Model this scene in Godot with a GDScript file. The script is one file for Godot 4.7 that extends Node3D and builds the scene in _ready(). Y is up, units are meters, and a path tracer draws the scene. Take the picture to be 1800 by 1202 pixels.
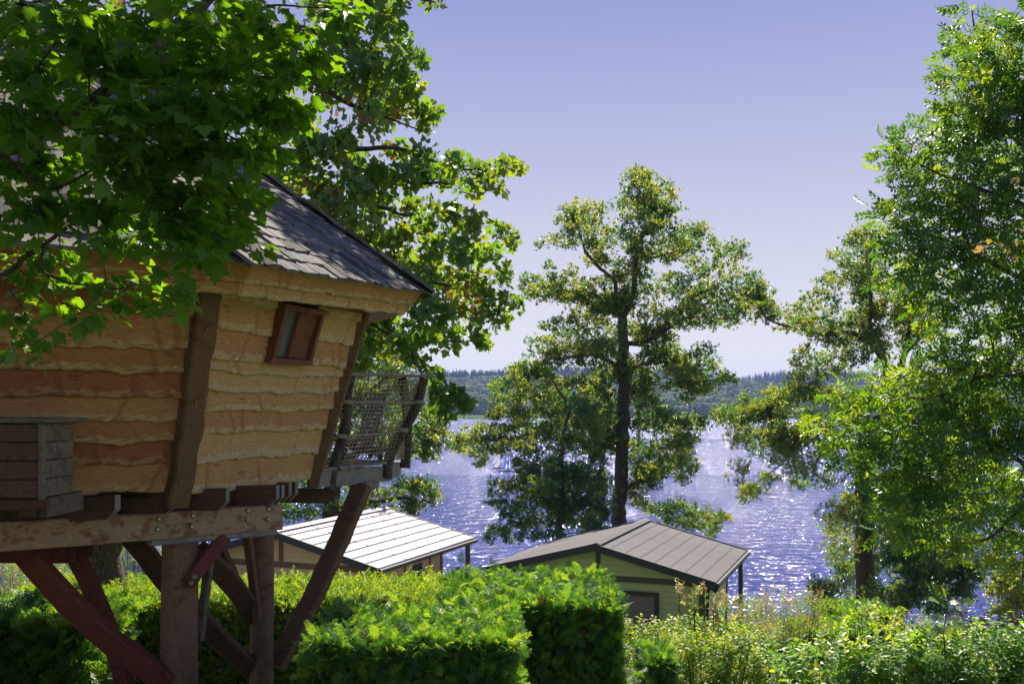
extends Node3D

# The scene is laid out in metres round the photographer's eye: x to the right, depth d away along -z, heights from the eye (EYE above the lake).
const F := 1750.0
const EYE := 15.0
const SUN_AZ := 10.0
const SUN_EL := 50.0

var rng := RandomNumberGenerator.new()
var nz := FastNoiseLite.new()
var M := {}
var taken := {}


func _ready() -> void:
	rng.seed = 7
	nz.seed = 11
	nz.frequency = 1.0
	nz.noise_type = FastNoiseLite.TYPE_SIMPLEX_SMOOTH
	# ---- camera, sky, sun, exposure
	var cam := Camera3D.new()
	cam.name = "camera"
	add_child(cam)
	cam.position = Vector3(0, EYE, 0)
	cam.set_frustum(0.05 * 1202.0 / F, Vector2(0, 0.05 * 109.0 / F), 0.05, 9000.0)
	cam.current = true
	var env := Environment.new()
	env.background_mode = Environment.BG_SKY
	env.tonemap_mode = Environment.TONE_MAPPER_LINEAR
	env.tonemap_exposure = 2.35
	env.sdfgi_enabled = true
	env.ssao_enabled = true
	env.ssil_enabled = true
	var sm := ProceduralSkyMaterial.new()
	sm.sky_top_color = lin(0.006, 0.032, 0.235)
	sm.sky_horizon_color = lin(0.415, 0.413, 0.412)
	sm.sky_curve = 0.25
	sm.ground_bottom_color = lin(0.048, 0.056, 0.04)
	sm.ground_horizon_color = lin(0.24, 0.24, 0.28)
	sm.sun_angle_max = 22.0
	sm.sky_energy_multiplier = 1.0
	sm.ground_energy_multiplier = 1.0
	env.sky = Sky.new()
	env.sky.sky_material = sm
	env.fog_enabled = true
	env.fog_density = 0.00014
	env.fog_light_color = Color(0.66, 0.76, 1.0)
	var we := WorldEnvironment.new()
	we.name = "world_environment"
	we.environment = env
	add_child(we)
	var sun := DirectionalLight3D.new()
	sun.name = "sun"
	sun.light_energy = 1.5
	sun.light_color = Color(1.0, 0.955, 0.88)
	sun.light_angular_distance = 0.5
	sun.shadow_enabled = true
	var az := deg_to_rad(SUN_AZ)
	var el := deg_to_rad(SUN_EL)
	sun.basis = Basis.looking_at(-Vector3(sin(az) * cos(el), sin(el), -cos(az) * cos(el)))
	add_child(sun)
	make_materials()
	# ---- setting, then the large things, then the small ones
	build_setting()
	build_far_shore()
	build_cabins()
	build_treehouse()
	build_trees()
	build_hedges()
	build_boats()


# ------------------------------------------------------------------ helpers

func lin(r: float, g: float, b: float) -> Color:
	return Color(r, g, b).linear_to_srgb()


func P(px: float, py: float, d: float) -> Vector3:
	return Vector3((px - 900.0) / F * d, EYE + (710.0 - py) / F * d, -d)


func V(x: float, y: float, d: float) -> Vector3:
	return Vector3(x, EYE + y, -d)


func rf(a: float, b: float) -> float:
	return rng.randf_range(a, b)


func ground_y(x: float, d: float) -> float:
	var y := -1.6 - 0.2 * d if d > 0.0 else -1.6 - 0.06 * d
	if d > 66.0:
		y = -14.8 - 0.12 * (d - 66.0)
	return y + nz.get_noise_2d(x * 0.05, d * 0.05) * 0.25 + nz.get_noise_2d(x * 0.4, d * 0.4) * 0.04


class Mb:
	var v := PackedVector3Array()
	var n := PackedVector3Array()
	var t := PackedVector2Array()
	var ix := PackedInt32Array()

	func vert(p: Vector3, nn: Vector3, uv := Vector2.ZERO) -> int:
		v.append(p)
		n.append(nn)
		t.append(uv)
		return v.size() - 1

	func face(a: int, b: int, c: int) -> void:  # a, b, c run anticlockwise seen from outside; Godot wants clockwise
		ix.append(a)
		ix.append(c)
		ix.append(b)

	func tri(a: Vector3, b: Vector3, c: Vector3, ua := Vector2.ZERO, ub := Vector2.ZERO, uc := Vector2.ZERO) -> void:
		var nn := (b - a).cross(c - a).normalized()
		face(vert(a, nn, ua), vert(b, nn, ub), vert(c, nn, uc))

	func quad(a: Vector3, b: Vector3, c: Vector3, d: Vector3, ua := Vector2.ZERO, ub := Vector2.ZERO, uc := Vector2.ZERO, ud := Vector2.ZERO) -> void:
		var nn := (c - a).cross(d - b).normalized()
		var i := vert(a, nn, ua)
		vert(b, nn, ub)
		vert(c, nn, uc)
		vert(d, nn, ud)
		face(i, i + 1, i + 2)
		face(i, i + 2, i + 3)

	# a box whose grain (u) runs along its local x
	func box(o: Vector3, x: Vector3, y: Vector3, z: Vector3, off := Vector2.ZERO) -> void:  # o = centre; x, y, z = half edges
		var lx := x.length() * 2.0 / 2.5
		var ly := y.length() * 2.0 / 0.3
		var lz := z.length() * 2.0 / 0.3
		var a := off
		for s in [1.0, -1.0]:
			quad(o - x * s - y + z * s, o + x * s - y + z * s, o + x * s + y + z * s, o - x * s + y + z * s, a, a + Vector2(lx, 0), a + Vector2(lx, ly), a + Vector2(0, ly))
			quad(o - x * s + y * s + z, o + x * s + y * s + z, o + x * s + y * s - z, o - x * s + y * s - z, a, a + Vector2(lx, 0), a + Vector2(lx, lz), a + Vector2(0, lz))
			quad(o + x * s - y - z * -s, o + x * s - y - z * s, o + x * s + y - z * s, o + x * s + y - z * -s, a, a + Vector2(0.05, 0), a + Vector2(0.05, ly), a + Vector2(0, ly))

	func grid(p: PackedVector3Array, nu: int, nv: int, uv: PackedVector2Array) -> void:  # index = j * nu + i; du x dv points outwards
		var base := v.size()
		for j in nv:
			for i in nu:
				var du := p[j * nu + mini(i + 1, nu - 1)] - p[j * nu + maxi(i - 1, 0)]
				var dv := p[mini(j + 1, nv - 1) * nu + i] - p[maxi(j - 1, 0) * nu + i]
				vert(p[j * nu + i], du.cross(dv).normalized(), uv[j * nu + i])
		for j in nv - 1:
			for i in nu - 1:
				var a := base + j * nu + i
				face(a, a + 1, a + nu + 1)
				face(a, a + nu + 1, a + nu)

	# a squared timber with chamfered edges swept along pts; side = direction of its width w
	func timber(pts: PackedVector3Array, w: float, h: float, side: Vector3, ch: float, wob: float, sd: float, nf: FastNoiseLite) -> void:
		var off := Vector2(fposmod(sd * 0.37, 1.0), fposmod(sd * 0.61, 1.0))
		var sec := [Vector2(-w / 2 + ch, -h / 2), Vector2(w / 2 - ch, -h / 2), Vector2(w / 2, -h / 2 + ch), Vector2(w / 2, h / 2 - ch), Vector2(w / 2 - ch, h / 2), Vector2(-w / 2 + ch, h / 2), Vector2(-w / 2, h / 2 - ch), Vector2(-w / 2, -h / 2 + ch)]
		var m := pts.size()
		var rings := []
		var us := PackedFloat32Array()
		var u := 0.0
		var frames := []
		for i in m:
			var tg := (pts[mini(i + 1, m - 1)] - pts[maxi(i - 1, 0)]).normalized()
			var s := (side - tg * side.dot(tg)).normalized()
			var up := tg.cross(s).normalized()
			if i > 0:
				u += pts[i].distance_to(pts[i - 1])
			us.append(u / 2.5)
			frames.append([tg, s, up])
			var ring := PackedVector3Array()
			var cx := wob * nf.get_noise_2d(sd * 3.1, u * 1.7) * 0.6
			var cy := wob * nf.get_noise_2d(sd * 5.3 + 9.0, u * 1.7) * 0.6
			for k in 8:
				var q: Vector2 = sec[k]
				var g := 1.0 + wob / maxf(w, h) * 1.2 * nf.get_noise_2d(sd + float(k / 2) * 7.0, u * 3.2)
				ring.append(pts[i] + s * (q.x * g + cx) + up * (q.y * g + cy))
			rings.append(ring)
		var vv := 0.0
		for k in 8:
			var k2 := (k + 1) % 8
			var a2: Vector2 = sec[k]
			var b2: Vector2 = sec[k2]
			var wd := a2.distance_to(b2) / 0.3
			var e := b2 - a2
			var base := v.size()
			for i in m:
				var fr: Array = frames[i]
				var nn: Vector3 = (fr[1] * e.y - fr[2] * e.x).normalized()
				vert(rings[i][k], nn, off + Vector2(us[i], vv))
				vert(rings[i][k2], nn, off + Vector2(us[i], vv + wd))
			for i in m - 1:
				var q := base + i * 2
				face(q, q + 1, q + 3)
				face(q, q + 3, q + 2)
			vv += wd
		for end in [0, m - 1]:
			var ring: PackedVector3Array = rings[end]
			var nn: Vector3 = frames[end][0] * (-1.0 if end == 0 else 1.0)
			var c0 := vert(pts[end], nn, off)
			for k in 8:
				vert(ring[k], nn, off + Vector2(0.03 * k, 0.1 * (k % 3)))
			for k in 8:
				var a := c0 + 1 + k
				var b := c0 + 1 + (k + 1) % 8
				if end == 0:
					face(c0, b, a)
				else:
					face(c0, a, b)

	func tube(pts: PackedVector3Array, radii: PackedFloat32Array, sides: int, cap := false, rough := 0.0, nf: FastNoiseLite = null) -> void:
		var m := pts.size()
		var base := v.size()
		var s := Vector3.RIGHT
		var u := 0.0
		for i in m:
			var tg := (pts[mini(i + 1, m - 1)] - pts[maxi(i - 1, 0)]).normalized()
			if i == 0:
				s = Vector3.UP.cross(tg) if absf(tg.y) < 0.9 else Vector3.RIGHT.cross(tg)
			s = (s - tg * s.dot(tg)).normalized()
			var up := tg.cross(s)
			if i > 0:
				u += pts[i].distance_to(pts[i - 1])
			for k in sides + 1:
				var a := TAU * (k % sides) / sides
				var nn := s * cos(a) + up * sin(a)
				var r := radii[i]
				if rough > 0.0:
					r *= 1.0 + rough * nf.get_noise_3d(cos(a) * 1.6, sin(a) * 1.6, u * 2.0 + pts[0].x)
				vert(pts[i] + nn * r, nn, Vector2(u / 2.5, float(k) / sides * 2.0))
		for i in m - 1:
			for k in sides:
				var a := base + i * (sides + 1) + k
				face(a, a + 1, a + sides + 2)
				face(a, a + sides + 2, a + sides + 1)
		if cap:
			for end in [0, m - 1]:
				var tg2 := (pts[mini(end + 1, m - 1)] - pts[maxi(end - 1, 0)]).normalized() * (-1.0 if end == 0 else 1.0)
				var c := vert(pts[end], tg2)
				for k in sides:
					var a := vert(v[base + end * (sides + 1) + k], tg2)
					var b := vert(v[base + end * (sides + 1) + k + 1], tg2)
					if end == 0:
						face(c, b, a)
					else:
						face(c, a, b)

	func mesh(off := Vector3.ZERO) -> ArrayMesh:
		var arr := []
		arr.resize(Mesh.ARRAY_MAX)
		if off != Vector3.ZERO:
			for i in v.size():
				v[i] -= off
		arr[Mesh.ARRAY_VERTEX] = v
		arr[Mesh.ARRAY_NORMAL] = n
		arr[Mesh.ARRAY_TEX_UV] = t
		arr[Mesh.ARRAY_INDEX] = ix
		var am := ArrayMesh.new()
		am.add_surface_from_arrays(Mesh.PRIMITIVE_TRIANGLES, arr)
		return am


func line(a: Vector3, b: Vector3, n: int) -> PackedVector3Array:
	var out := PackedVector3Array()
	for i in n + 1:
		out.append(a.lerp(b, float(i) / n))
	return out


func spline(p: Array, n: int) -> PackedVector3Array:  # Catmull-Rom through p
	var out := PackedVector3Array()
	for i in p.size() - 1:
		var a: Vector3 = p[maxi(i - 1, 0)]
		var b: Vector3 = p[i]
		var c: Vector3 = p[i + 1]
		var d: Vector3 = p[mini(i + 2, p.size() - 1)]
		for k in n:
			out.append(b.cubic_interpolate(c, a, d, float(k) / n))
	out.append(p[p.size() - 1])
	return out


func taper(a: float, b: float, n: int, pw := 1.0) -> PackedFloat32Array:
	var out := PackedFloat32Array()
	for i in n:
		out.append(lerpf(a, b, pow(float(i) / maxf(n - 1, 1), pw)))
	return out


func numbered(called: String) -> String:
	var k: int = taken.get(called, -1) + 1
	taken[called] = k
	return called if k == 0 else "%s_%03d" % [called, k]


func tag(o: Node3D, label: String, category: String, group := "", kind := "") -> Node3D:
	o.set_meta("label", label)
	if category:
		o.set_meta("category", category)
	if group:
		o.set_meta("group", group)
	if kind:
		o.set_meta("kind", kind)
	return o


func thing(called: String, at: Vector3, label: String, category: String, group := "") -> Node3D:
	var o := Node3D.new()
	o.name = numbered(called)
	add_child(o, true)
	o.position = at
	return tag(o, label, category, group)


func part(parent: Node3D, called: String, mesh: Mesh, mat: Material) -> MeshInstance3D:
	var o := MeshInstance3D.new()
	var k := 0
	var key := "%d/%s" % [parent.get_instance_id(), called]
	if taken.has(key):
		k = taken[key] + 1
	taken[key] = k
	o.name = called if k == 0 else "%s_%03d" % [called, k]
	o.mesh = mesh
	o.material_override = mat
	parent.add_child(o, true)
	return o


func structure(called: String, mesh: Mesh, mat: Material) -> MeshInstance3D:
	var o := part(self, called, mesh, mat)
	o.set_meta("kind", "structure")
	return o


func scatter(parent: Node3D, called: String, mesh: Mesh, mat: Material, xf: Array) -> void:
	if xf.is_empty():
		return
	var mm := MultiMesh.new()
	mm.transform_format = MultiMesh.TRANSFORM_3D
	mm.mesh = mesh
	mm.instance_count = xf.size()
	for i in xf.size():
		mm.set_instance_transform(i, xf[i])
	var o := MultiMeshInstance3D.new()
	var key := "%d/%s" % [parent.get_instance_id(), called]
	var k := 0
	if taken.has(key):
		k = taken[key] + 1
	taken[key] = k
	o.name = called if k == 0 else "%s_%03d" % [called, k]
	o.multimesh = mm
	o.material_override = mat
	o.set_meta("kind", "stuff")
	parent.add_child(o, true)


func frame_of(y: Vector3, zhint: Vector3, s: float) -> Basis:  # a basis that grows along y and faces zhint
	var yy := y.normalized()
	var x := yy.cross(zhint)
	if x.length_squared() < 1e-5:
		x = yy.cross(Vector3(0.31, 0.52, 0.79))
	x = x.normalized()
	return Basis(x * s, yy * s, x.cross(yy) * s)


func rdir() -> Vector3:
	var z := rf(-1, 1)
	var a := rf(0, TAU)
	var r := sqrt(1.0 - z * z)
	return Vector3(r * cos(a), z, r * sin(a))


# ------------------------------------------------------------------ materials

func flat(c: Color, rough := 0.7, metal := 0.0, spec := 0.5) -> StandardMaterial3D:
	var m := StandardMaterial3D.new()
	m.albedo_color = c
	m.roughness = rough
	m.metallic = metal
	m.metallic_specular = spec
	return m


func leaf_mat(r: float, g: float, b: float, tr: float, tg: float, tb: float, rough := 0.42, spec := 0.5) -> StandardMaterial3D:
	# r, g, b = what the leaf reflects; tr, tg, tb = the light it lets through
	var m := flat(lin(r, g, b), rough, 0.0, spec)
	m.backlight_enabled = true
	m.backlight = lin(tr, tg, tb)
	return m


func noise_tex(freq: float, oct: int, sd: int, cols: Array, pos: Array, size := 512, kind := FastNoiseLite.TYPE_SIMPLEX_SMOOTH) -> NoiseTexture2D:
	var n := FastNoiseLite.new()
	n.noise_type = kind
	n.frequency = freq
	n.fractal_octaves = oct
	n.seed = sd
	var t := NoiseTexture2D.new()
	t.width = size
	t.height = size
	t.seamless = true
	t.noise = n
	if cols.size():
		var g := Gradient.new()
		g.offsets = PackedFloat32Array(pos)
		g.colors = PackedColorArray(cols)
		t.color_ramp = g
	return t


const WW := 1024
const WH := 256
var grain := PackedFloat32Array()
var knot := PackedFloat32Array()
var stain := PackedFloat32Array()
var edge := PackedFloat32Array()


func make_grain(sd: int) -> void:
	# one length of sawn board: rings drawn out along it, bent round knots; u repeats after 2.5 m
	var a := FastNoiseLite.new()
	a.seed = 3 + sd * 10
	a.frequency = 1.0
	a.noise_type = FastNoiseLite.TYPE_SIMPLEX_SMOOTH
	a.fractal_octaves = 2
	var kn := []
	for i in 6:
		kn.append(Vector3(rf(0, WW), rf(20, 240), rf(4, 15)))
	var spikes := []
	for i in 3:
		spikes.append(Vector3(rf(0, WW), rf(10, 22), rf(-0.5, 0.5)))
	grain.resize(WW * WH)
	knot.resize(WW * WH)
	stain.resize(WW * WH)
	edge.resize(WW * WH)
	for x in WW:
		var cx := cos(TAU * x / WW)
		var cy := sin(TAU * x / WW)
		var near := []
		for q in kn:
			var dx := absf(x - q.x)
			dx = minf(dx, WW - dx)
			if dx < 120.0:
				near.append(Vector3(dx, q.y, q.z))
		var eg := 70.0 + 26.0 * a.get_noise_3d(cx * 2.2, cy * 2.2, 7.7)
		for y in WH:
			var v := float(y) / WH
			var bend := 0.0
			var k := 0.0
			for q in near:
				var dy: float = y - q.y
				var rr: float = q.z
				var e: float = sqrt(q.x * q.x * 0.30 + dy * dy)
				if e < rr * 7.0:
					bend += signf(dy) * exp(-e / (rr * 1.6)) * 1.5
					k = maxf(k, 1.0 - smoothstep(rr * 0.55, rr * 1.25, e))
			var w := a.get_noise_3d(cx * 1.1, cy * 1.1, v * 3.0)
			var ring := sin((v * 13.0 + w * 2.6 - bend) * TAU)
			var fine := a.get_noise_3d(cx * 7.0, cy * 7.0, v * 90.0)
			var i := y * WW + x
			for q in spikes:  # knots cut lengthwise: a reddish streak across the board
				var sx: float = absf(x - q.x - (y - 128.0) * q.z * 0.4 + 9.0 * w)
				k = maxf(k, 0.8 * (1.0 - smoothstep(q.y * 0.25, q.y, sx)) * (1.0 - 0.5 * v))
			grain[i] = clampf(0.5 + 0.42 * ring * absf(ring) + 0.36 * fine, 0, 1)
			knot[i] = k
			stain[i] = clampf(0.5 + 0.9 * a.get_noise_3d(cx * 2.6 + 5.0, cy * 2.6, v * 2.6), 0, 1)
			edge[i] = smoothstep(-7.0, 7.0, y - eg)


func wood(base: Color, dark: Color, kc: Color, pale: Color, band: float, st: Color, sta: float, rough := 0.75) -> StandardMaterial3D:
	# linear colours: base, latewood, knots, sapwood band along the lower edge, stains
	var by := PackedByteArray()
	by.resize(WW * WH * 3)
	for i in WW * WH:
		var c := base.lerp(pale, band * (1.0 - edge[i]))
		c = c.lerp(dark, grain[i] * 0.75)
		c = c.lerp(st, sta * smoothstep(0.55, 0.85, stain[i]))
		c = c.lerp(kc, knot[i] * 0.65)
		c = c.linear_to_srgb()
		by[i * 3] = int(c.r * 255.0)
		by[i * 3 + 1] = int(c.g * 255.0)
		by[i * 3 + 2] = int(c.b * 255.0)
	var m := StandardMaterial3D.new()
	m.albedo_texture = ImageTexture.create_from_image(Image.create_from_data(WW, WH, false, Image.FORMAT_RGB8, by))
	m.roughness = rough
	m.metallic_specular = 0.35
	m.heightmap_enabled = true
	m.heightmap_texture = M.grain_height
	m.heightmap_scale = 0.22
	return m


func make_materials() -> void:
	make_grain(0)
	var hb := PackedByteArray()
	hb.resize(WW * WH)
	for i in WW * WH:
		hb[i] = int(255.0 * clampf(1.0 - grain[i] * 0.7 - knot[i] * 0.3, 0, 1))
	M.grain_height = ImageTexture.create_from_image(Image.create_from_data(WW, WH, false, Image.FORMAT_L8, hb))
	M.larch = [
		wood(Color(0.50, 0.24, 0.085), Color(0.27, 0.10, 0.032), Color(0.20, 0.055, 0.022), Color(0.62, 0.44, 0.20), 0.95, Color(0.36, 0.13, 0.045), 0.6),
		wood(Color(0.42, 0.16, 0.062), Color(0.24, 0.08, 0.03), Color(0.17, 0.045, 0.02), Color(0.54, 0.34, 0.15), 0.9, Color(0.28, 0.085, 0.035), 0.7)]
	M.lightened_larch = [wood(Color(0.60, 0.36, 0.14), Color(0.34, 0.16, 0.052), Color(0.28, 0.10, 0.04), Color(0.70, 0.56, 0.31), 0.95, Color(0.48, 0.25, 0.09), 0.5)]  # paler larch: sky light on the right-hand walls put into the board colour
	make_grain(1)
	M.larch.append(wood(Color(0.55, 0.29, 0.11), Color(0.32, 0.13, 0.045), Color(0.22, 0.065, 0.028), Color(0.62, 0.45, 0.22), 0.9, Color(0.42, 0.18, 0.07), 0.5))
	M.lightened_larch.append(wood(Color(0.57, 0.305, 0.12), Color(0.33, 0.14, 0.05), Color(0.26, 0.085, 0.035), Color(0.68, 0.53, 0.29), 0.95, Color(0.43, 0.20, 0.08), 0.6))
	M.lightened_larch.append(wood(Color(0.64, 0.41, 0.165), Color(0.38, 0.195, 0.07), Color(0.32, 0.12, 0.06), Color(0.66, 0.54, 0.34), 0.9, Color(0.52, 0.30, 0.15), 0.4))
	M.post = wood(Color(0.20, 0.115, 0.055), Color(0.12, 0.065, 0.03), Color(0.07, 0.03, 0.015), Color(0.26, 0.16, 0.08), 0.3, Color(0.12, 0.07, 0.035), 0.4)
	M.gray = wood(Color(0.30, 0.27, 0.23), Color(0.17, 0.15, 0.125), Color(0.10, 0.08, 0.06), Color(0.36, 0.33, 0.28), 0.4, Color(0.17, 0.16, 0.13), 0.6, 0.85)
	M.beam = wood(Color(0.44, 0.31, 0.17), Color(0.25, 0.15, 0.075), Color(0.13, 0.05, 0.025), Color(0.46, 0.35, 0.2), 0.4, Color(0.22, 0.09, 0.045), 0.75)
	M.worn = wood(Color(0.22, 0.175, 0.115), Color(0.115, 0.09, 0.06), Color(0.07, 0.05, 0.03), Color(0.27, 0.23, 0.16), 0.4, Color(0.11, 0.09, 0.06), 0.7, 0.85)
	M.red = wood(Color(0.20, 0.062, 0.036), Color(0.12, 0.032, 0.02), Color(0.06, 0.018, 0.012), Color(0.22, 0.08, 0.045), 0.3, Color(0.11, 0.035, 0.022), 0.5, 0.8)
	M.joist = wood(Color(0.15, 0.08, 0.05), Color(0.085, 0.042, 0.027), Color(0.05, 0.02, 0.012), Color(0.2, 0.12, 0.07), 0.3, Color(0.08, 0.05, 0.03), 0.5)
	M.pole = wood(Color(0.255, 0.155, 0.085), Color(0.15, 0.085, 0.045), Color(0.07, 0.03, 0.015), Color(0.3, 0.18, 0.1), 0.3, Color(0.13, 0.07, 0.04), 0.45)
	M.frame = wood(Color(0.22, 0.085, 0.045), Color(0.13, 0.042, 0.024), Color(0.06, 0.02, 0.012), Color(0.3, 0.14, 0.07), 0.3, Color(0.10, 0.03, 0.02), 0.5, 0.6)
	M.shingle = []
	for g in [0.17, 0.22, 0.27, 0.13]:
		var k: float = g
		M.shingle.append(wood(Color(k, k * 0.95, k * 0.90), Color(k * 0.5, k * 0.49, k * 0.49), Color(k * 0.4, k * 0.38, k * 0.36), Color(k * 1.1, k * 1.05, k), 0.3, Color(k * 0.62, k * 0.62, k * 0.6), 0.7, 0.85))
		M.shingle[M.shingle.size() - 1].metallic_specular = 0.2
	M.bolt = flat(lin(0.42, 0.40, 0.30), 0.4, 0.6)
	M.dark = flat(lin(0.03, 0.02, 0.014), 0.9)
	M.rope = flat(lin(0.36, 0.30, 0.20), 0.9)
	var bark := StandardMaterial3D.new()
	bark.albedo_texture = noise_tex(0.02, 5, 21, [lin(0.035, 0.026, 0.018), lin(0.11, 0.085, 0.06), lin(0.17, 0.15, 0.11)], [0.2, 0.55, 0.9])
	bark.uv1_triplanar = true
	bark.uv1_world_triplanar = true
	bark.uv1_scale = Vector3(2.2, 0.8, 2.2)
	bark.roughness = 0.95
	bark.heightmap_enabled = true
	bark.heightmap_texture = noise_tex(0.03, 4, 22, [], [])
	bark.heightmap_scale = 3.0
	M.bark = bark
	M.twig = flat(lin(0.06, 0.045, 0.03), 0.9)
	var grass := StandardMaterial3D.new()
	grass.albedo_texture = noise_tex(0.02, 5, 31, [lin(0.03, 0.05, 0.015), lin(0.07, 0.10, 0.03), lin(0.11, 0.10, 0.05)], [0.2, 0.55, 0.9])
	grass.uv1_triplanar = true
	grass.uv1_world_triplanar = true
	grass.uv1_scale = Vector3(0.25, 0.25, 0.25)
	grass.roughness = 0.95
	M.grass = grass
	# leaves: three tones of each kind
	M.maple = [leaf_mat(0.05, 0.095, 0.02, 0.20, 0.38, 0.012), leaf_mat(0.065, 0.13, 0.03, 0.24, 0.42, 0.02), leaf_mat(0.10, 0.15, 0.03, 0.36, 0.46, 0.02), leaf_mat(0.20, 0.10, 0.03, 0.36, 0.20, 0.03)]
	M.near = [leaf_mat(0.04, 0.085, 0.016, 0.17, 0.38, 0.005, 0.5, 0.35), leaf_mat(0.055, 0.11, 0.02, 0.27, 0.48, 0.007, 0.5, 0.35)]
	M.oak = [leaf_mat(0.04, 0.09, 0.032, 0.11, 0.26, 0.04), leaf_mat(0.06, 0.12, 0.035, 0.23, 0.40, 0.03), leaf_mat(0.14, 0.17, 0.03, 0.54, 0.56, 0.03)]
	M.ash = [leaf_mat(0.035, 0.08, 0.015, 0.10, 0.24, 0.01, 0.4, 0.4), leaf_mat(0.055, 0.115, 0.018, 0.22, 0.40, 0.01, 0.4, 0.4), leaf_mat(0.09, 0.15, 0.018, 0.40, 0.54, 0.01, 0.42, 0.4)]
	M.cypress = [leaf_mat(0.035, 0.10, 0.025, 0.07, 0.20, 0.015, 0.5), leaf_mat(0.08, 0.18, 0.03, 0.26, 0.50, 0.02, 0.4), leaf_mat(0.15, 0.26, 0.04, 0.46, 0.66, 0.03, 0.4), leaf_mat(0.12, 0.06, 0.03, 0.05, 0.03, 0.01, 0.7)]
	M.privet = [leaf_mat(0.06, 0.13, 0.02, 0.14, 0.30, 0.01), leaf_mat(0.11, 0.20, 0.02, 0.34, 0.52, 0.01), leaf_mat(0.17, 0.25, 0.02, 0.52, 0.64, 0.01)]
	M.shrub = [leaf_mat(0.07, 0.145, 0.035, 0.22, 0.42, 0.02, 0.45, 0.4), leaf_mat(0.12, 0.20, 0.03, 0.38, 0.54, 0.02, 0.5, 0.35), leaf_mat(0.22, 0.27, 0.04, 0.60, 0.64, 0.03), leaf_mat(0.30, 0.19, 0.09, 0.45, 0.25, 0.08), leaf_mat(0.16, 0.02, 0.025, 0.35, 0.03, 0.04)]
	M.hazel = [leaf_mat(0.06, 0.13, 0.04, 0.16, 0.34, 0.02, 0.44, 0.4), leaf_mat(0.10, 0.19, 0.04, 0.30, 0.50, 0.02, 0.44, 0.4), leaf_mat(0.20, 0.26, 0.03, 0.56, 0.62, 0.02, 0.45)]
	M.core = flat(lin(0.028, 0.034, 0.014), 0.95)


# ------------------------------------------------------------------ treehouse

const HC := Vector2(-5.26, 11.01)  # centre of the eight-sided cabin (x, depth)


func oct(k: int, r: float, y: float) -> Vector3:
	var a := deg_to_rad(42.5 - 45.0 * k)
	return V(HC.x + r * cos(a), y, HC.y - r * sin(a))


func hit(px: float, py: float, O: Vector3, N: Vector3) -> Vector3:
	var e := Vector3(0, EYE, 0)
	var d := P(px, py, 1.0) - e
	return e + d * ((O - e).dot(N) / d.dot(N))


func eave_y(k: int) -> float:
	return 1.09 if k == 0 else 1.20


# one waney-edged board lying on the plane (O, U, W, N); from u0(w) to u1(w); its lower edge wanders
func waney(O: Vector3, U: Vector3, W: Vector3, N: Vector3, w0: float, w1: float, ua: Callable, ub: Callable, amp: float, sd: float, proud := 0.058) -> ArrayMesh:
	var mb := Mb.new()
	var len: float = (ub as Callable).call(w0) - (ua as Callable).call(w0)
	var n := clampi(int(len / 0.05), 8, 48)
	var prof := [Vector2(0.012, 0.0), Vector2(0.0, 0.012), Vector2(0.001, proud * 0.72), Vector2(0.012, proud * 0.95), Vector2(0.03, proud), Vector2(0.5, proud * 0.66), Vector2(0.86, proud * 0.40), Vector2(1.0, proud * 0.28)]
	var pts := PackedVector3Array()
	var uv := PackedVector2Array()
	var off := Vector2(fposmod(sd * 0.731, 1.0), 0.0)
	for j in prof.size():
		for i in n + 1:
			var f := float(i) / n
			var u0: float = (ua as Callable).call(w0)
			var u1: float = (ub as Callable).call(w0)
			var u := lerpf(u0, u1, f)
			var dip := amp * (nz.get_noise_2d(u * 1.6, sd * 3.0) + 0.45 * nz.get_noise_2d(u * 5.0, sd * 5.0 + 3.0) + 0.16 * nz.get_noise_2d(u * 19.0, sd))
			dip -= amp * 0.9 * pow(maxf(0.0, nz.get_noise_2d(u * 2.7 + 4.0, sd * 7.0)), 3.0) * 3.0
			var lo := w0 + dip
			var hi := w1 + 0.035
			var p: Vector2 = prof[j]
			var w := lo + p.x if j < 5 else lerpf(lo, hi, p.x)
			var a: float = (ua as Callable).call(w)
			var b: float = (ub as Callable).call(w)
			var q := p.y
			if j >= 2 and j < 7:
				q += 0.007 * nz.get_noise_2d(u * 4.0, sd * 2.0 + p.x * 1.5)
			pts.append(O + U * lerpf(a, b, f) + W * w + N * q)
			uv.append(off + Vector2(u / 2.5, (w - lo) / (hi - w0)) if j > 1 else off + Vector2(u / 2.5, 0.002))
	mb.grid(pts, n + 1, prof.size(), uv)
	# the two sawn ends
	for e in [0, n]:
		var c := PackedVector3Array()
		for j in range(0, prof.size()):
			c.append(pts[j * (n + 1) + e])
		for j in range(1, c.size() - 1):
			if e == 0:
				mb.tri(c[0], c[j + 1], c[j], off, off + Vector2(0, 0.5), off + Vector2(0, 0.4))
			else:
				mb.tri(c[0], c[j], c[j + 1], off, off + Vector2(0, 0.5), off + Vector2(0, 0.4))
	return mb.mesh(hp)


var hp := Vector3.ZERO  # base of the thing that is being built


func beam(parent: Node3D, called: String, a: Vector3, b: Vector3, w: float, h: float, side: Vector3, mat: Material, wob := 0.008, ch := 0.008, bow := Vector3.ZERO) -> MeshInstance3D:
	var mb := Mb.new()
	var n := maxi(4, int(a.distance_to(b) / 0.14))
	var pts := PackedVector3Array()
	for i in n + 1:
		var f := float(i) / n
		pts.append(a.lerp(b, f) + bow * sin(PI * f))
	mb.timber(pts, w, h, side, ch, wob, rf(0, 60), nz)
	return part(parent, called, mb.mesh(hp), mat)


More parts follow.
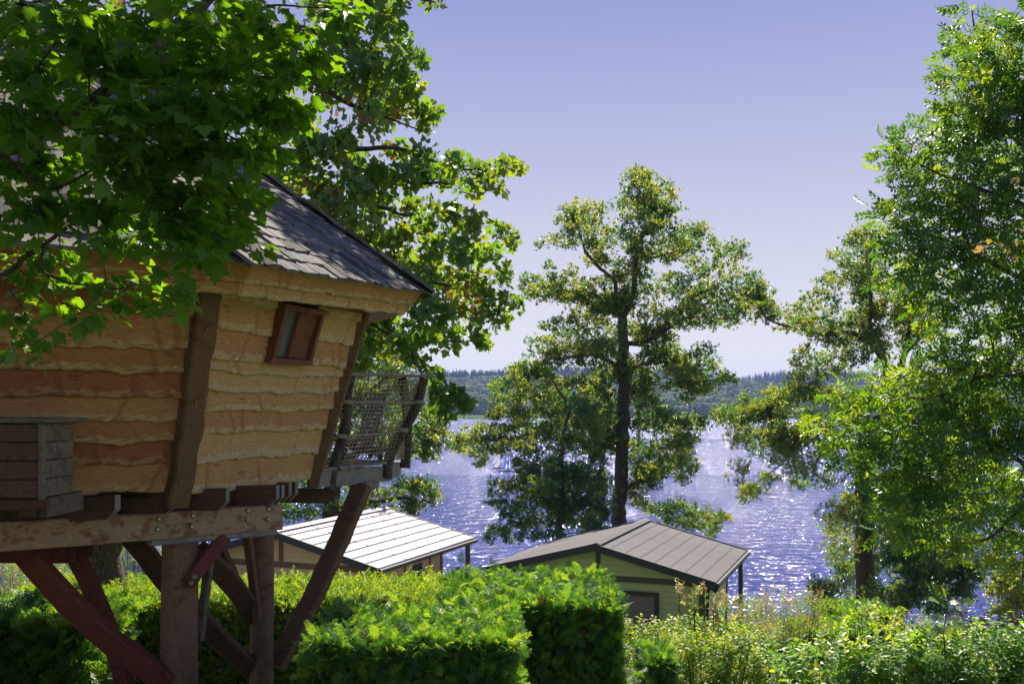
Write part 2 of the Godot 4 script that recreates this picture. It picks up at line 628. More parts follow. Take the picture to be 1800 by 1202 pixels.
# a joist whose far end is cut at a slant below
func joist(parent: Node3D, a: Vector3, b: Vector3, w: float, h: float, mat: Material, light_end: Material) -> void:
	var t := (b - a).normalized()
	var s := t.cross(Vector3.UP).normalized()
	var mb := Mb.new()
	var off := Vector2(rf(0, 1), rf(0, 1))
	var len := a.distance_to(b)
	var up := Vector3.UP * h * 0.5
	var pr := [a - up, b - up - t * h * 0.42, b - t * 0.0 - up * 0.25, b + up, a + up]
	for q in [1.0, -1.0]:
		var o: Vector3 = s * w * 0.5 * q
		for k in range(1, 4):
			var A: Vector3 = pr[0] + o
			var B: Vector3 = pr[k] + o
			var C: Vector3 = pr[k + 1] + o
			var uA := off + Vector2(0, 0)
			var uB: Vector2 = off + Vector2((pr[k] - a).dot(t) / 2.5, (pr[k].y - pr[0].y) / 0.3)
			var uC: Vector2 = off + Vector2((pr[k + 1] - a).dot(t) / 2.5, (pr[k + 1].y - pr[0].y) / 0.3)
			if q > 0:
				mb.tri(A, B, C, uA, uB, uC)
			else:
				mb.tri(A, C, B, uA, uC, uB)
	for k in 4:
		if k == 1 or k == 2:
			continue
		var A: Vector3 = pr[k] + s * w * 0.5
		var B: Vector3 = pr[k + 1] + s * w * 0.5
		var l := A.distance_to(B) / 2.5
		mb.quad(A, A - s * w, B - s * w, B, off, off + Vector2(0, w / 0.3), off + Vector2(l, w / 0.3), off + Vector2(l, 0))
	var j := part(parent, "joist", mb.mesh(hp), mat)
	var e := Mb.new()
	for k in [1, 2]:
		var A: Vector3 = pr[k] + s * w * 0.5
		var B: Vector3 = pr[k + 1] + s * w * 0.5
		e.quad(A, A - s * w, B - s * w, B, off, off + Vector2(0.02, 0), off + Vector2(0.02, 0.5), off + Vector2(0, 0.5))
	part(j, "sawn_end", e.mesh(hp), light_end)


func bolt(parent: Node3D, at: Vector3, n: Vector3, r := 0.017) -> void:
	var mb := Mb.new()
	mb.tube(PackedVector3Array([at - n * 0.005, at + n * 0.007, at + n * 0.0075]), PackedFloat32Array([r * 1.5, r * 1.45, r]), 12, true)
	mb.tube(PackedVector3Array([at + n * 0.006, at + n * 0.022]), PackedFloat32Array([r, r * 0.9]), 6, true)
	part(parent, "bolt", mb.mesh(hp), M.bolt)


func build_treehouse() -> void:
	rng.seed = 101
	hp = V(HC.x, ground_y(HC.x, HC.y), HC.y)
	var h := thing("treehouse", hp, "eight-sided timber treehouse on stilts with larch boards and grey shingle roof", "treehouse")
	var r0 := 2.98
	var r1 := 3.55
	var yb := -0.80
	var yt := 1.0
	# ---- the eight walls
	for k in range(-1, 7):
		var A := oct(k, r0, yb)
		var B := oct(k + 1, r0, yb)
		var A1 := oct(k, r1, yt)
		var B1 := oct(k + 1, r1, yt)
		var U := (B - A).normalized()
		var L := A.distance_to(B)
		var W := ((A1 + B1) * 0.5 - (A + B) * 0.5).normalized()
		var H := ((A1 + B1) * 0.5).distance_to((A + B) * 0.5)
		var N := U.cross(W).normalized()
		var kk := (A1.distance_to(B1) - L) * 0.5 / H
		var lin_mb := Mb.new()
		lin_mb.quad(A, B, B1, A1)
		lin_mb.quad(B - N * 0.06, A - N * 0.06, A1 - N * 0.06, B1 - N * 0.06)
		var wall := part(h, "wall", lin_mb.mesh(hp), M.dark)
		var left := func(w: float) -> float: return -w * kk
		var right := func(w: float) -> float: return L + w * kk
		var edges := []
		if k == -1:
			for y in [864, 817, 776, 737, 697, 652, 608, 552, 500]:
				edges.append((hit(215, y, A, N) - A).dot(W))
		elif k == 0:
			for y in [852, 803, 757, 721, 688, 656, 634, 585, 535, 490]:
				edges.append((hit(450, y, A, N) - A).dot(W))
		else:
			for j in 10:
				edges.append(H * j / 9.0)
		var merged := Mb.new()
		for j in edges.size() - 1:
			var sd := k * 17.0 + j * 3.7 + 2.0
			var amp := 0.040 if k == -1 else 0.036
			var w0: float = edges[j]
			var w1: float = edges[j + 1]
			var mat: Material = M.larch[(j * 2 + k + 3) % 3]
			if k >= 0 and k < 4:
				mat = M.lightened_larch[(j * 2 + (1 if j > 4 else 0)) % 3]
			if k == 0 and j >= 6 and j <= 8:
				# cut round the window
				var mid := (w0 + w1) * 0.5
				var wl := func(w: float) -> float: return lerpf((hit(459, 630, A, N) - A).dot(U), (hit(487, 530, A, N) - A).dot(U), (w - (hit(459, 630, A, N) - A).dot(W)) / ((hit(487, 530, A, N) - A).dot(W) - (hit(459, 630, A, N) - A).dot(W)))
				var wr := func(w: float) -> float: return lerpf((hit(526, 636, A, N) - A).dot(U), (hit(550, 545, A, N) - A).dot(U), (w - (hit(526, 636, A, N) - A).dot(W)) / ((hit(550, 545, A, N) - A).dot(W) - (hit(526, 636, A, N) - A).dot(W)))
				part(wall, "plank", waney(A, U, W, N, w0, w1, left, wl, amp, sd), mat)
				part(wall, "plank", waney(A, U, W, N, w0, w1, wr, right, amp, sd + 0.8), M.lightened_larch[(j + 1) % 3])
			elif k <= 0:
				part(wall, "plank", waney(A, U, W, N, w0, w1, left, right, amp, sd), mat)
			else:
				part(wall, "plank", waney(A, U, W, N, w0, w1, left, right, amp, sd), mat)
		if k == 0:
			window(h, A, U, W, N)
		# corner post on the left end of this wall
		var out := (oct(k, r1, yt) - V(HC.x, yt, HC.y))
		out.y = 0
		out = out.normalized()
		var tg := Vector3.UP.cross(out).normalized()
		if k != 7:
			var a := oct(k, r0 + 0.05, yb - 0.12)
			var b := oct(k, r1 + 0.05, yt + 0.03)
			var pm := Mb.new()
			pm.timber(spline([a, a.lerp(b, 0.25), a.lerp(b, 0.5), a.lerp(b, 0.75), b], 7), 0.21 if k != 1 else 0.10, 0.13, tg, 0.018, 0.034 if k != 1 else 0.022, 4.0 + k * 3.0, nz)
			var po := part(h, "corner_post", pm.mesh(hp), M.post)
			if k == 0:
				for f in [0.12, 0.3, 0.47, 0.62, 0.8]:
					bolt(po, a.lerp(b, f) + out * 0.068 - tg * rf(-0.03, 0.05), out, 0.006)
	# ---- floor, ceiling
	var fm := Mb.new()
	var cm := Mb.new()
	for k in 8:
		fm.tri(V(HC.x, yb + 0.02, HC.y), oct(k, r0, yb + 0.02), oct(k + 1, r0, yb + 0.02))
		fm.tri(V(HC.x, yb - 0.03, HC.y), oct(k + 1, r0, yb - 0.03), oct(k, r0, yb - 0.03))
		cm.tri(V(HC.x, yt + 0.01, HC.y), oct(k + 1, 4.05, yt + 0.01), oct(k, 4.05, yt + 0.01), Vector2(0, 0), Vector2(0.8, 1.0), Vector2(0.8, 0.0))
		cm.tri(V(HC.x, yt + 0.05, HC.y), oct(k, 4.05, yt + 0.05), oct(k + 1, 4.05, yt + 0.05))
	part(h, "floor", fm.mesh(hp), M.joist)
	part(h, "soffit", cm.mesh(hp), M.frame)
	# ---- fascia boards under the eaves
	for k in range(-1, 7):
		for row in 2:
			var ra := 4.03 if row == 0 else 4.10
			var rb := 4.11 if row == 0 else 4.22
			var ya := -0.155 if row == 0 else -0.045
			var A := oct(k, ra, eave_y(k) + ya)
			var B := oct(k + 1, ra, eave_y(k + 1) + ya)
			var A1 := oct(k, rb, eave_y(k) + (-0.025 if row == 0 else 0.075))
			var B1 := oct(k + 1, rb, eave_y(k + 1) + (-0.025 if row == 0 else 0.075))
			var U := (B - A).normalized()
			var W := ((A1 + B1) * 0.5 - (A + B) * 0.5)
			var hh := W.length() * (1.25 if row == 0 else 1.0)
			W = W.normalized()
			var N := U.cross(W).normalized()
			var L := A.distance_to(B)
			var o := A + N * (0.020 if row == 1 else 0.0) - W * (0.03 if row == 0 else 0.02)
			var fl := func(w: float) -> float: return -0.02 - w * 0.25
			var fr := func(w: float) -> float: return L + 0.02 + w * 0.25
			part(h, "fascia_board", waney(o, U, W, N, 0.0, hh, fl, fr, 0.022 if row == 0 else 0.030, 40.0 + k * 5.0 + row * 2.3, 0.034), M.larch[2 if row == 0 else 0] if k < 0 else M.lightened_larch[(k + row) % 3])
	roof(h)
	stilts(h)
	balcony(h)
	wooden_box(h)
	deckchair()


func window(h: Node3D, A: Vector3, U: Vector3, W: Vector3, N: Vector3) -> void:
	var tl := hit(484, 528, A, N) + N * 0.01
	var tr := hit(555, 541, A, N) + N * 0.01
	var br := hit(528, 637, A, N) + N * 0.01
	var bl := hit(457, 633, A, N) + N * 0.01
	var win := part(h, "window", quad_mesh(bl - N * 0.02, br - N * 0.02, tr - N * 0.02, tl - N * 0.02), M.dark)
	var t := 0.055
	var dp := 0.15
	var sd := (tr - tl).normalized()
	var up := (tl - bl).normalized()
	for q in [[tl, bl, sd, M.frame], [tr, br, -sd, M.frame], [bl, br, up, M.frame], [tl, tr, -up, M.frame]]:
		var mb := Mb.new()
		var a: Vector3 = q[0] + q[2] * t * 0.5 + N * dp * 0.32
		var b: Vector3 = q[1] + q[2] * t * 0.5 + N * dp * 0.32
		var ext: Vector3 = (b - a).normalized() * (0.02 if q[2] == up or q[2] == -up else -0.052)
		mb.timber(line(a - ext, b + ext, 4), t, dp, q[2], 0.004, 0.002, rf(0, 9), nz)
		part(win, "frame", mb.mesh(hp), q[3])
	# the pale inner stop on the left, the glass, and the dark board of the shutter on the right
	var i0 := bl + sd * t + up * t
	var i1 := br - sd * t + up * t
	var i2 := tr - sd * t - up * t
	var i3 := tl + sd * t - up * t
	var m0 := i0.lerp(i1, 0.46)
	var m1 := i3.lerp(i2, 0.46)
	beam(win, "stop", i0 + sd * 0.012 + N * 0.06, i3 + sd * 0.012 + N * 0.06, 0.014, 0.04, sd, M.larch[2], 0.001, 0.003)
	part(win, "pane", quad_mesh(i0 + N * 0.035, m0 + N * 0.035, m1 + N * 0.035, i3 + N * 0.035), glass())
	part(win, "painted_reflection", quad_mesh(i0 + N * 0.008, m0 + N * 0.008, m1 + N * 0.008, i3 + N * 0.008), flat(lin(0.09, 0.05, 0.02), 0.9))  # brown sheet painted in place of the reflection in the glass
	beam(win, "stop", m0 + N * 0.045 + sd * 0.006, m1 + N * 0.045 + sd * 0.006, 0.010, 0.03, sd, M.frame, 0.001, 0.003)
	var sm := Mb.new()
	sm.timber(line((m0 + i1) * 0.5 + N * 0.055 + sd * 0.01, (m1 + i2) * 0.5 + N * 0.055 + sd * 0.01, 6), m0.distance_to(i1) - 0.004, 0.03, sd, 0.004, 0.002, 5.2, nz)
	part(win, "shutter", sm.mesh(hp), M.frame)


func quad_mesh(a: Vector3, b: Vector3, c: Vector3, d: Vector3, off := Vector3.INF) -> ArrayMesh:
	var mb := Mb.new()
	mb.quad(a, b, c, d, Vector2(0, 0), Vector2(0.4, 0), Vector2(0.4, 1), Vector2(0, 1))
	return mb.mesh(hp if off == Vector3.INF else off)


var glass_mat: StandardMaterial3D


func glass() -> StandardMaterial3D:
	if glass_mat == null:
		glass_mat = flat(Color(0.85, 0.9, 0.88, 0.12), 0.03)
		glass_mat.metallic_specular = 0.25
		glass_mat.transparency = BaseMaterial3D.TRANSPARENCY_ALPHA
	return glass_mat


func shingle_mesh(kind: int) -> ArrayMesh:
	var mb := Mb.new()
	var th := 0.026
	var pr := [Vector2(-0.5, 0.42), Vector2(-0.5, 0.0), Vector2(0.5, 0.0), Vector2(0.5, 0.42)]
	if kind % 4 == 1:
		pr = [Vector2(-0.5, 0.42), Vector2(-0.5, 0.035), Vector2(-0.38, 0.004), Vector2(0.36, 0.0), Vector2(0.5, 0.03), Vector2(0.5, 0.42)]
	elif kind % 4 == 2:
		pr = [Vector2(-0.5, 0.42), Vector2(-0.5, 0.012), Vector2(0.3, 0.0), Vector2(0.5, 0.05), Vector2(0.5, 0.42)]
	elif kind % 4 == 3:
		pr = [Vector2(-0.5, 0.42), Vector2(-0.5, 0.05), Vector2(-0.26, 0.0), Vector2(0.5, 0.012), Vector2(0.5, 0.42)]
	var off := Vector2(kind * 0.137, kind * 0.29)
	var n := pr.size()
	var up := PackedVector3Array()
	var dn := PackedVector3Array()
	for q in pr:
		var warp: float = 0.006 * sin(q.x * 5.0 + kind)
		up.append(Vector3(q.x, q.y, th + warp))
		dn.append(Vector3(q.x, q.y, warp))
	for i in range(1, n - 1):
		var uv := func(p: Vector3) -> Vector2: return off + Vector2(p.y / 2.5, p.x * 0.6)
		mb.tri(up[0], up[i], up[i + 1], (uv as Callable).call(up[0]), (uv as Callable).call(up[i]), (uv as Callable).call(up[i + 1]))
	for i in n - 1:
		mb.quad(dn[i], dn[i + 1], up[i + 1], up[i], off, off + Vector2(0.02, 0), off + Vector2(0.02, 0.06), off + Vector2(0, 0.06))
	return mb.mesh()


func roof(h: Node3D) -> void:
	var apex := V(HC.x, 4.27, HC.y)
	var deck := Mb.new()
	for k in 8:
		var a := oct(k, 4.17, eave_y(k) + 0.02)
		var b := oct(k + 1, 4.17, eave_y(k + 1) + 0.02)
		deck.tri(a, b, apex)
		deck.tri(a - Vector3.UP * 0.04, apex - Vector3.UP * 0.06, b - Vector3.UP * 0.04)
	var rf_ := part(h, "roof", deck.mesh(hp), M.worn)
	var kinds := []
	for i in 8:
		kinds.append(shingle_mesh(i))
	var rest := []
	for i in 8:
		rest.append([[], [], [], []])
	var count := 0
	for k in range(-2, 6):
		var A := oct(k, 4.35, eave_y(k))
		var B := oct(k + 1, 4.35, eave_y(k + 1))
		var U := (B - A).normalized()
		var mid := (A + B) * 0.5
		var S := (apex - mid).length()
		var W := (apex - mid).normalized()
		var N := U.cross(W).normalized()
		var half := A.distance_to(B) * 0.5
		var tilt := 0.07
		var X := U
		var Y := (W * cos(tilt) - N * sin(tilt)).normalized()
		var Z := X.cross(Y)
		var rows := int(S / 0.185)
		for row in rows:
			var s := row * 0.185
			var hw := half * (1.0 - s / S) + 0.06
			if row == 0:
				hw += 0.03
			var x := -hw - rf(0, 0.06)
			while x < hw:
				var w := rf(0.10, 0.21)
				if x + w > hw + 0.05:
					w = maxf(0.09, hw + 0.03 - x)
				var ds := rf(-0.022, 0.022)
				var o := mid + U * (x + w * 0.5) + W * (s + ds) + N * (0.024 + rf(0, 0.008))
				var b := Basis(X * (w - rf(0.004, 0.012)), Y, Z * rf(0.85, 1.5))
				b = Basis(N, rf(-0.02, 0.02)) * b
				var vi := rng.randi_range(0, 7)
				var mi := rng.randi_range(0, 3)
				if rf(0, 1) < 0.4:
					mi = 1
				var show: bool = (k == 0) or (k == -1 and row < 8)
				if show and count < 298:
					count += 1
					var sh := part(rf_, "shingle", kinds[vi], M.shingle[mi])
					sh.transform = Transform3D(b, o - hp)
				else:
					rest[vi][mi].append(Transform3D(b, o - hp))
				x += w
	var joined := 0
	for mi in 4:
		var mb := Mb.new()
		for vi in 8:
			var arr: Array = kinds[vi].surface_get_arrays(0)
			var vv: PackedVector3Array = arr[Mesh.ARRAY_VERTEX]
			var nn: PackedVector3Array = arr[Mesh.ARRAY_NORMAL]
			var tt: PackedVector2Array = arr[Mesh.ARRAY_TEX_UV]
			var ii: PackedInt32Array = arr[Mesh.ARRAY_INDEX]
			for x in rest[vi][mi]:
				var xf: Transform3D = x
				var base := mb.v.size()
				for q in vv.size():
					mb.v.append(xf * vv[q])
					mb.n.append((xf.basis * nn[q]).normalized())
					mb.t.append(tt[q])
				for q in ii:
					mb.ix.append(base + q)
		if mb.v.size():
			var o := part(rf_, "shingles", mb.mesh(), M.shingle[mi])
			o.set_meta("kind", "stuff")


func stilts(h: Node3D) -> void:
	var gy := hp.y - EYE
	var zf := Vector3(0, 0, 1)
	# the main carrying beam and the grey bolster under it
	var b0 := P(-60, 947, 8.25)
	var b1 := P(491, 908, 9.9)
	var bm := beam(h, "carrying_beam", b0 + (b0 - b1).normalized() * 1.0, b1, 0.16, 0.25, zf, M.beam, 0.006, 0.01)
	var bd := (b1 - b0).normalized()
	var bn := bd.cross(Vector3.UP).normalized()
	if bn.z < 0:
		bn = -bn
	for q in [[278, 912], [276, 930], [338, 906], [336, 925], [435, 897], [434, 913], [471, 895], [470, 912]]:
		bolt(bm, hit(q[0], q[1], b0 + bn * 0.08, bn), bn)
	beam(h, "bolster", P(262, 951, 9.16), P(481, 932, 9.86), 0.15, 0.085, zf, M.gray, 0.012, 0.012)
	# joists: each runs back under the floor, its slanted end pokes out past the wall
	for q in [[206, 888, 8.55, 40, 899], [309, 880, 8.95, 60, 884], [400, 875, 9.3, 120, 880], [488, 869, 9.75, 220, 873], [497, 868, 10.1, 260, 872], [510, 864, 10.5, 300, 868], [521, 862, 10.9, 330, 864]]:
		var e := P(q[0], q[1], q[2])
		var s := P(q[3], q[4], q[2] + 0.28)
		s = e + (s - e).normalized() * 3.4
		joist(h, s - Vector3.UP * 0.012, e - Vector3.UP * 0.012, 0.075, 0.205, M.joist, M.gray)
	joist(h, P(470, 870, 11.9), P(587, 872, 12.1), 0.12, 0.17, M.joist, M.joist)
	beam(h, "cross_beam", P(-150, 973, 9.4), P(128, 975, 9.5), 0.16, 0.14, zf, M.red)
	beam(h, "cross_beam", P(130, 968, 9.9), P(165, 968, 9.95), 0.16, 0.10, zf, M.post)
	# round posts
	for q in [[316, 9.45, 0.172, 934, M.pole], [461, 11.4, 0.135, 920, M.pole], [-190, 9.0, 0.17, 950, M.pole]]:
		var top := P(q[0], q[3], q[1])
		var x: float = top.x
		var bot := V(x - 0.02, ground_y(x, q[1]) - 0.3, q[1])
		var pm := Mb.new()
		var n := 26
		pm.tube(line(bot, top, n), taper(q[2] * 1.06, q[2] * 0.96, n + 1), 20, true, 0.045, nz)
		part(h, "stilt_post", pm.mesh(hp), q[4])
	# bent braces
	var lo := func(px: float, py: float, d: float) -> Vector3: return P(px, py, d)
	beam(h, "brace", P(40, 965, 8.95), P(296, 1200, 9.3), 0.22, 0.12, Vector3(0.7, 0.75, 0.2), M.red, 0.025, 0.014, Vector3(-0.05, -0.07, 0))
	beam(h, "brace", P(128, 968, 9.7), P(222, 1215, 9.7), 0.17, 0.10, Vector3(1, 0.3, 0.2), M.red, 0.018, 0.012, Vector3(0.04, 0.02, 0))
	beam(h, "brace", P(232, 944, 9.8), P(446, 1180, 11.4), 0.20, 0.12, Vector3(0.7, 0.75, 0.2), M.joist, 0.025, 0.014, Vector3(-0.03, -0.04, 0))
	beam(h, "brace", P(345, 968, 10.2), P(447, 1085, 11.35), 0.22, 0.11, Vector3(0.7, 0.75, 0.2), M.joist, 0.022, 0.014, Vector3(0.02, 0.06, 0))
	beam(h, "brace", P(381, 955, 10.6), P(432, 1062, 11.35), 0.11, 0.10, Vector3(1, 0.3, 0.2), M.joist, 0.018, 0.012)
	var kb := beam(h, "knee_brace", P(393, 944, 9.55), P(330, 1025, 9.28), 0.15, 0.12, Vector3(0.7, 0.7, 0.1), M.red, 0.02, 0.014)
	bolt(kb, P(341, 1014, 9.2), Vector3(0.4, -0.2, 0.9).normalized())
	bolt(kb, P(335, 1025, 9.2), Vector3(0.4, -0.2, 0.9).normalized())
	beam(h, "prop", P(371, 962, 9.55), P(349, 1125, 9.55), 0.09, 0.06, Vector3(1, 0.1, 0.4), M.worn, 0.012, 0.01)
	beam(h, "prop", P(434, 940, 11.1), P(453, 1092, 11.2), 0.10, 0.07, Vector3(1, 0.1, 0.4), M.post, 0.012, 0.01)
	beam(h, "brace", P(636, 852, 12.4), P(484, 1172, 11.5), 0.235, 0.13, Vector3(0.9, 0.42, 0.1), M.post, 0.03, 0.016, Vector3(0.03, -0.05, 0))
	beam(h, "bracket_block", P(636, 852, 12.5), P(660, 852, 12.75), 0.12, 0.09, zf, M.gray)


func balcony(h: Node3D) -> void:
	var f0 := P(553, 830, 11.4)
	var f1 := P(686, 823, 13.2)
	var dir := (f1 - f0).normalized()
	var inn := Vector3.UP.cross(dir).normalized()
	if inn.x > 0:
		inn = -inn
	var back := Vector3(0.94, 0, -0.34).normalized()  # away from the front edge, along the next wall
	back = -Vector3(-dir.z, 0, dir.x) if Vector3(-dir.z, 0, dir.x).dot(Vector3(0.3, 0, -1)) < 0 else Vector3(-dir.z, 0, dir.x)
	var y0 := f0.y
	# front beam of the deck, then boards whose ends show along it
	var bal := beam(h, "balcony", P(546, 843, 11.4), P(682, 832, 13.2), 0.10, 0.20, Vector3(1, 0, 0.3), M.gray, 0.006, 0.008)
	beam(bal, "edge_beam", P(682, 830, 13.2), P(700, 822, 14.5), 0.10, 0.20, Vector3(1, 0, 0), M.gray, 0.004, 0.01)
	var n := 9
	for i in n:
		var a := f0.lerp(f1, (i + 0.5) / n) + Vector3.UP * 0.045 - back * rf(0.05, 0.09)
		a.y = y0 + 0.02
		beam(bal, "deck_board", a, a + back * 1.5 + Vector3.UP * 0.0, f0.distance_to(f1) / n - 0.03, 0.04, dir, M.gray, 0.003, 0.006)
	# crooked posts
	var bark: Material = M.post
	for q in [[[579, 862, 11.75], [583, 835, 11.8], [590, 812, 11.85], [598, 785, 11.9], [606, 755, 11.95], [609, 720, 12.0], [611, 690, 12.0], [616, 658, 12.0], 0.062], [[679, 840, 13.0], [682, 812, 13.05], [690, 790, 13.05], [706, 762, 13.05], [722, 735, 13.05], [733, 710, 13.05], [739, 688, 13.05], [745, 664, 13.05], 0.066], [[712, 822, 14.3], [715, 770, 14.3], [716, 740, 14.3], [712, 700, 14.3], [706, 664, 14.3], 0.07]]:
		var pl := []
		for i in q.size() - 1:
			pl.append(P(q[i][0], q[i][1], q[i][2]))
		var mb := Mb.new()
		var s := spline(pl, 5)
		mb.tube(s, taper(q[q.size() - 1] * 1.12, q[q.size() - 1] * 0.92, s.size()), 10, true, 0.22, nz)
		part(bal, "balcony_post", mb.mesh(hp), M.bark)
	var h0 := P(596, 657, 11.7)
	var h1 := P(761, 661, 13.2)
	beam(bal, "handrail", h0, h1, 0.15, 0.045, Vector3(0.5, 0, 0.8), M.gray, 0.004, 0.008)
	beam(bal, "handrail", h1 + Vector3(-0.12, -0.002, 0), P(716, 660, 14.6), 0.13, 0.04, Vector3(1, 0, 0.2), M.gray, 0.004, 0.008)
	# ropes and netting
	for q in [[[555, 712, 11.6], [608, 708, 11.95], [670, 707, 12.5], [736, 708, 12.98]], [[548, 775, 11.5], [598, 768, 11.82], [650, 764, 12.4], [706, 757, 12.98]]]:
		var pl := []
		for c in q:
			pl.append(P(c[0], c[1], c[2]))
		var s := spline(pl, 8)
		var mb := Mb.new()
		mb.tube(s, taper(0.011, 0.011, s.size()), 6)
		for c in [q[1], q[3]]:
			var ctr := P(c[0], c[1], c[2])
			for w in 3:
				var ring := PackedVector3Array()
				for i in 15:
					var a := TAU * i / 14.0
					ring.append(ctr + Vector3(cos(a) * 0.078, (w - 1) * 0.016 + sin(a) * 0.012, sin(a) * 0.078))
				mb.tube(ring, taper(0.009, 0.009, 15), 5)
		part(bal, "rope", mb.mesh(hp), M.rope)
	net(bal, P(612, 664, 12.0), P(738, 668, 13.0), P(556, 822, 11.6), P(690, 806, 13.05), 22, 20)
	net(bal, P(738, 668, 13.0), P(708, 668, 14.3), P(690, 806, 13.05), P(712, 806, 14.3), 10, 20)


func net(parent: Node3D, tl: Vector3, tr: Vector3, bl: Vector3, br: Vector3, nu: int, nv: int) -> void:
	var mb := Mb.new()
	var at := func(u: float, v: float) -> Vector3:
		var p := tl.lerp(tr, u).lerp(bl.lerp(br, u), v)
		return p + Vector3(nz.get_noise_2d(u * 6.0, v * 6.0), nz.get_noise_2d(u * 6.0 + 9.0, v * 6.0), nz.get_noise_2d(u * 6.0, v * 6.0 + 5.0)) * 0.018 + Vector3(0, -0.02 * sin(PI * u) * (1.0 - v), 0)
	for i in nu + 1:
		var s := PackedVector3Array()
		for j in 15:
			s.append((at as Callable).call(float(i) / nu, float(j) / 14))
		mb.tube(s, taper(0.0055, 0.0055, 15), 4)
	for j in nv + 1:
		var s := PackedVector3Array()
		for i in 15:
			s.append((at as Callable).call(float(i) / 14, float(j) / nv))
		mb.tube(s, taper(0.0055, 0.0055, 15), 4)
	part(parent, "net", mb.mesh(hp), M.rope)


func wooden_box(h: Node3D) -> void:
	# closed box of weathered boards hung in front of the left wall
	var x1 := -3.61
	var d0 := 7.6
	var d1 := 8.12
	var yb := -0.72
	var yt := -0.15
	var body := Mb.new()
	body.box(V(x1 - 0.62, (yb + yt) * 0.5, (d0 + d1) * 0.5), Vector3(0.58, 0, 0), Vector3(0, (yt - yb) * 0.49, 0), Vector3(0, 0, (d1 - d0) * 0.46))
	var bx := part(h, "wooden_box", body.mesh(hp), M.dark)
	var n := 4
	var hh := (yt - yb) / n
	for i in n:
		var y := yb + (i + 0.5) * hh
		beam(bx, "board", V(x1 - 1.25, y, d0), V(x1 - 0.01, y, d0), 0.03, hh - 0.007, Vector3(0, 0, 1), M.joist, 0.002, 0.004)
		beam(bx, "board", V(x1, y, d0 + 0.02), V(x1 + 0.005, y, d1 + 0.02), 0.03, hh - 0.007, Vector3(1, 0, 0), M.worn, 0.002, 0.004)
	beam(bx, "corner_strip", V(x1 + 0.012, yb - 0.01, d0 + 0.006), V(x1 + 0.012, yt, d0 + 0.006), 0.035, 0.05, Vector3(1, 0, 0), M.worn, 0.002, 0.004)
	beam(bx, "lid", V(x1 - 1.3, yt + 0.028, (d0 + d1) * 0.5), V(x1 + 0.11, yt + 0.022, (d0 + d1) * 0.5 + 0.02), 0.66, 0.035, Vector3(0, 0, 1), M.worn, 0.002, 0.005)
	beam(bx, "bearer", V(x1 - 1.3, yb - 0.06, d0 + 0.14), V(x1 + 0.0, yb - 0.06, d0 + 0.14), 0.06, 0.09, Vector3(0, 0, 1), M.joist)
	beam(bx, "hanger", P(47, 908, 7.9), P(47, 872, 7.9), 0.12, 0.06, Vector3(1, 0, 0), M.joist)
	beam(bx, "bearer", P(75, 893, 8.25), P(140, 880, 8.6), 0.08, 0.16, Vector3(0.5, 0, 0.8), M.worn)


func deckchair() -> void:
	var base := P(640, 800, 12.9)
	hp = base
	var c := thing("deckchair", base, "weathered slatted wooden deckchair standing on the netted balcony", "deckchair")
	for i in 5:
		var f := i / 4.0 - 0.5
		var a := P(640 + f * 26, 786, 12.75 + f * 0.25)
		var b := P(668 + f * 30, 688 - (14 if i == 4 else (4 if i == 3 else -2 * i)), 13.2 + f * 0.25)
		beam(c, "back_slat", a, b, 0.042, 0.018, Vector3(1, 0, 0.3), M.gray, 0.002, 0.003)
	beam(c, "crosspiece", P(650, 700, 13.05), P(676, 700, 13.35), 0.03, 0.035, Vector3(0, 1, 0), M.gray, 0.002, 0.003)
	for i in 6:
		var f := i / 5.0
		beam(c, "seat_slat", P(596 + f * 22, 776 + f * 14, 12.95 - f * 0.35), P(652 + f * 20, 776 + f * 26, 13.1 - f * 0.35), 0.075, 0.022, Vector3(0.2, 0, 1), M.joist, 0.002, 0.003)
	for q in [[602, 778, 12.95], [668, 798, 12.75], [650, 784, 13.1]]:
		var t := P(q[0], q[1], q[2])
		beam(c, "leg", t, Vector3(t.x, base.y - 0.06, t.z), 0.05, 0.04, Vector3(1, 0, 0), M.joist, 0.002, 0.003)


# ------------------------------------------------------------------ ground, lake, far shore

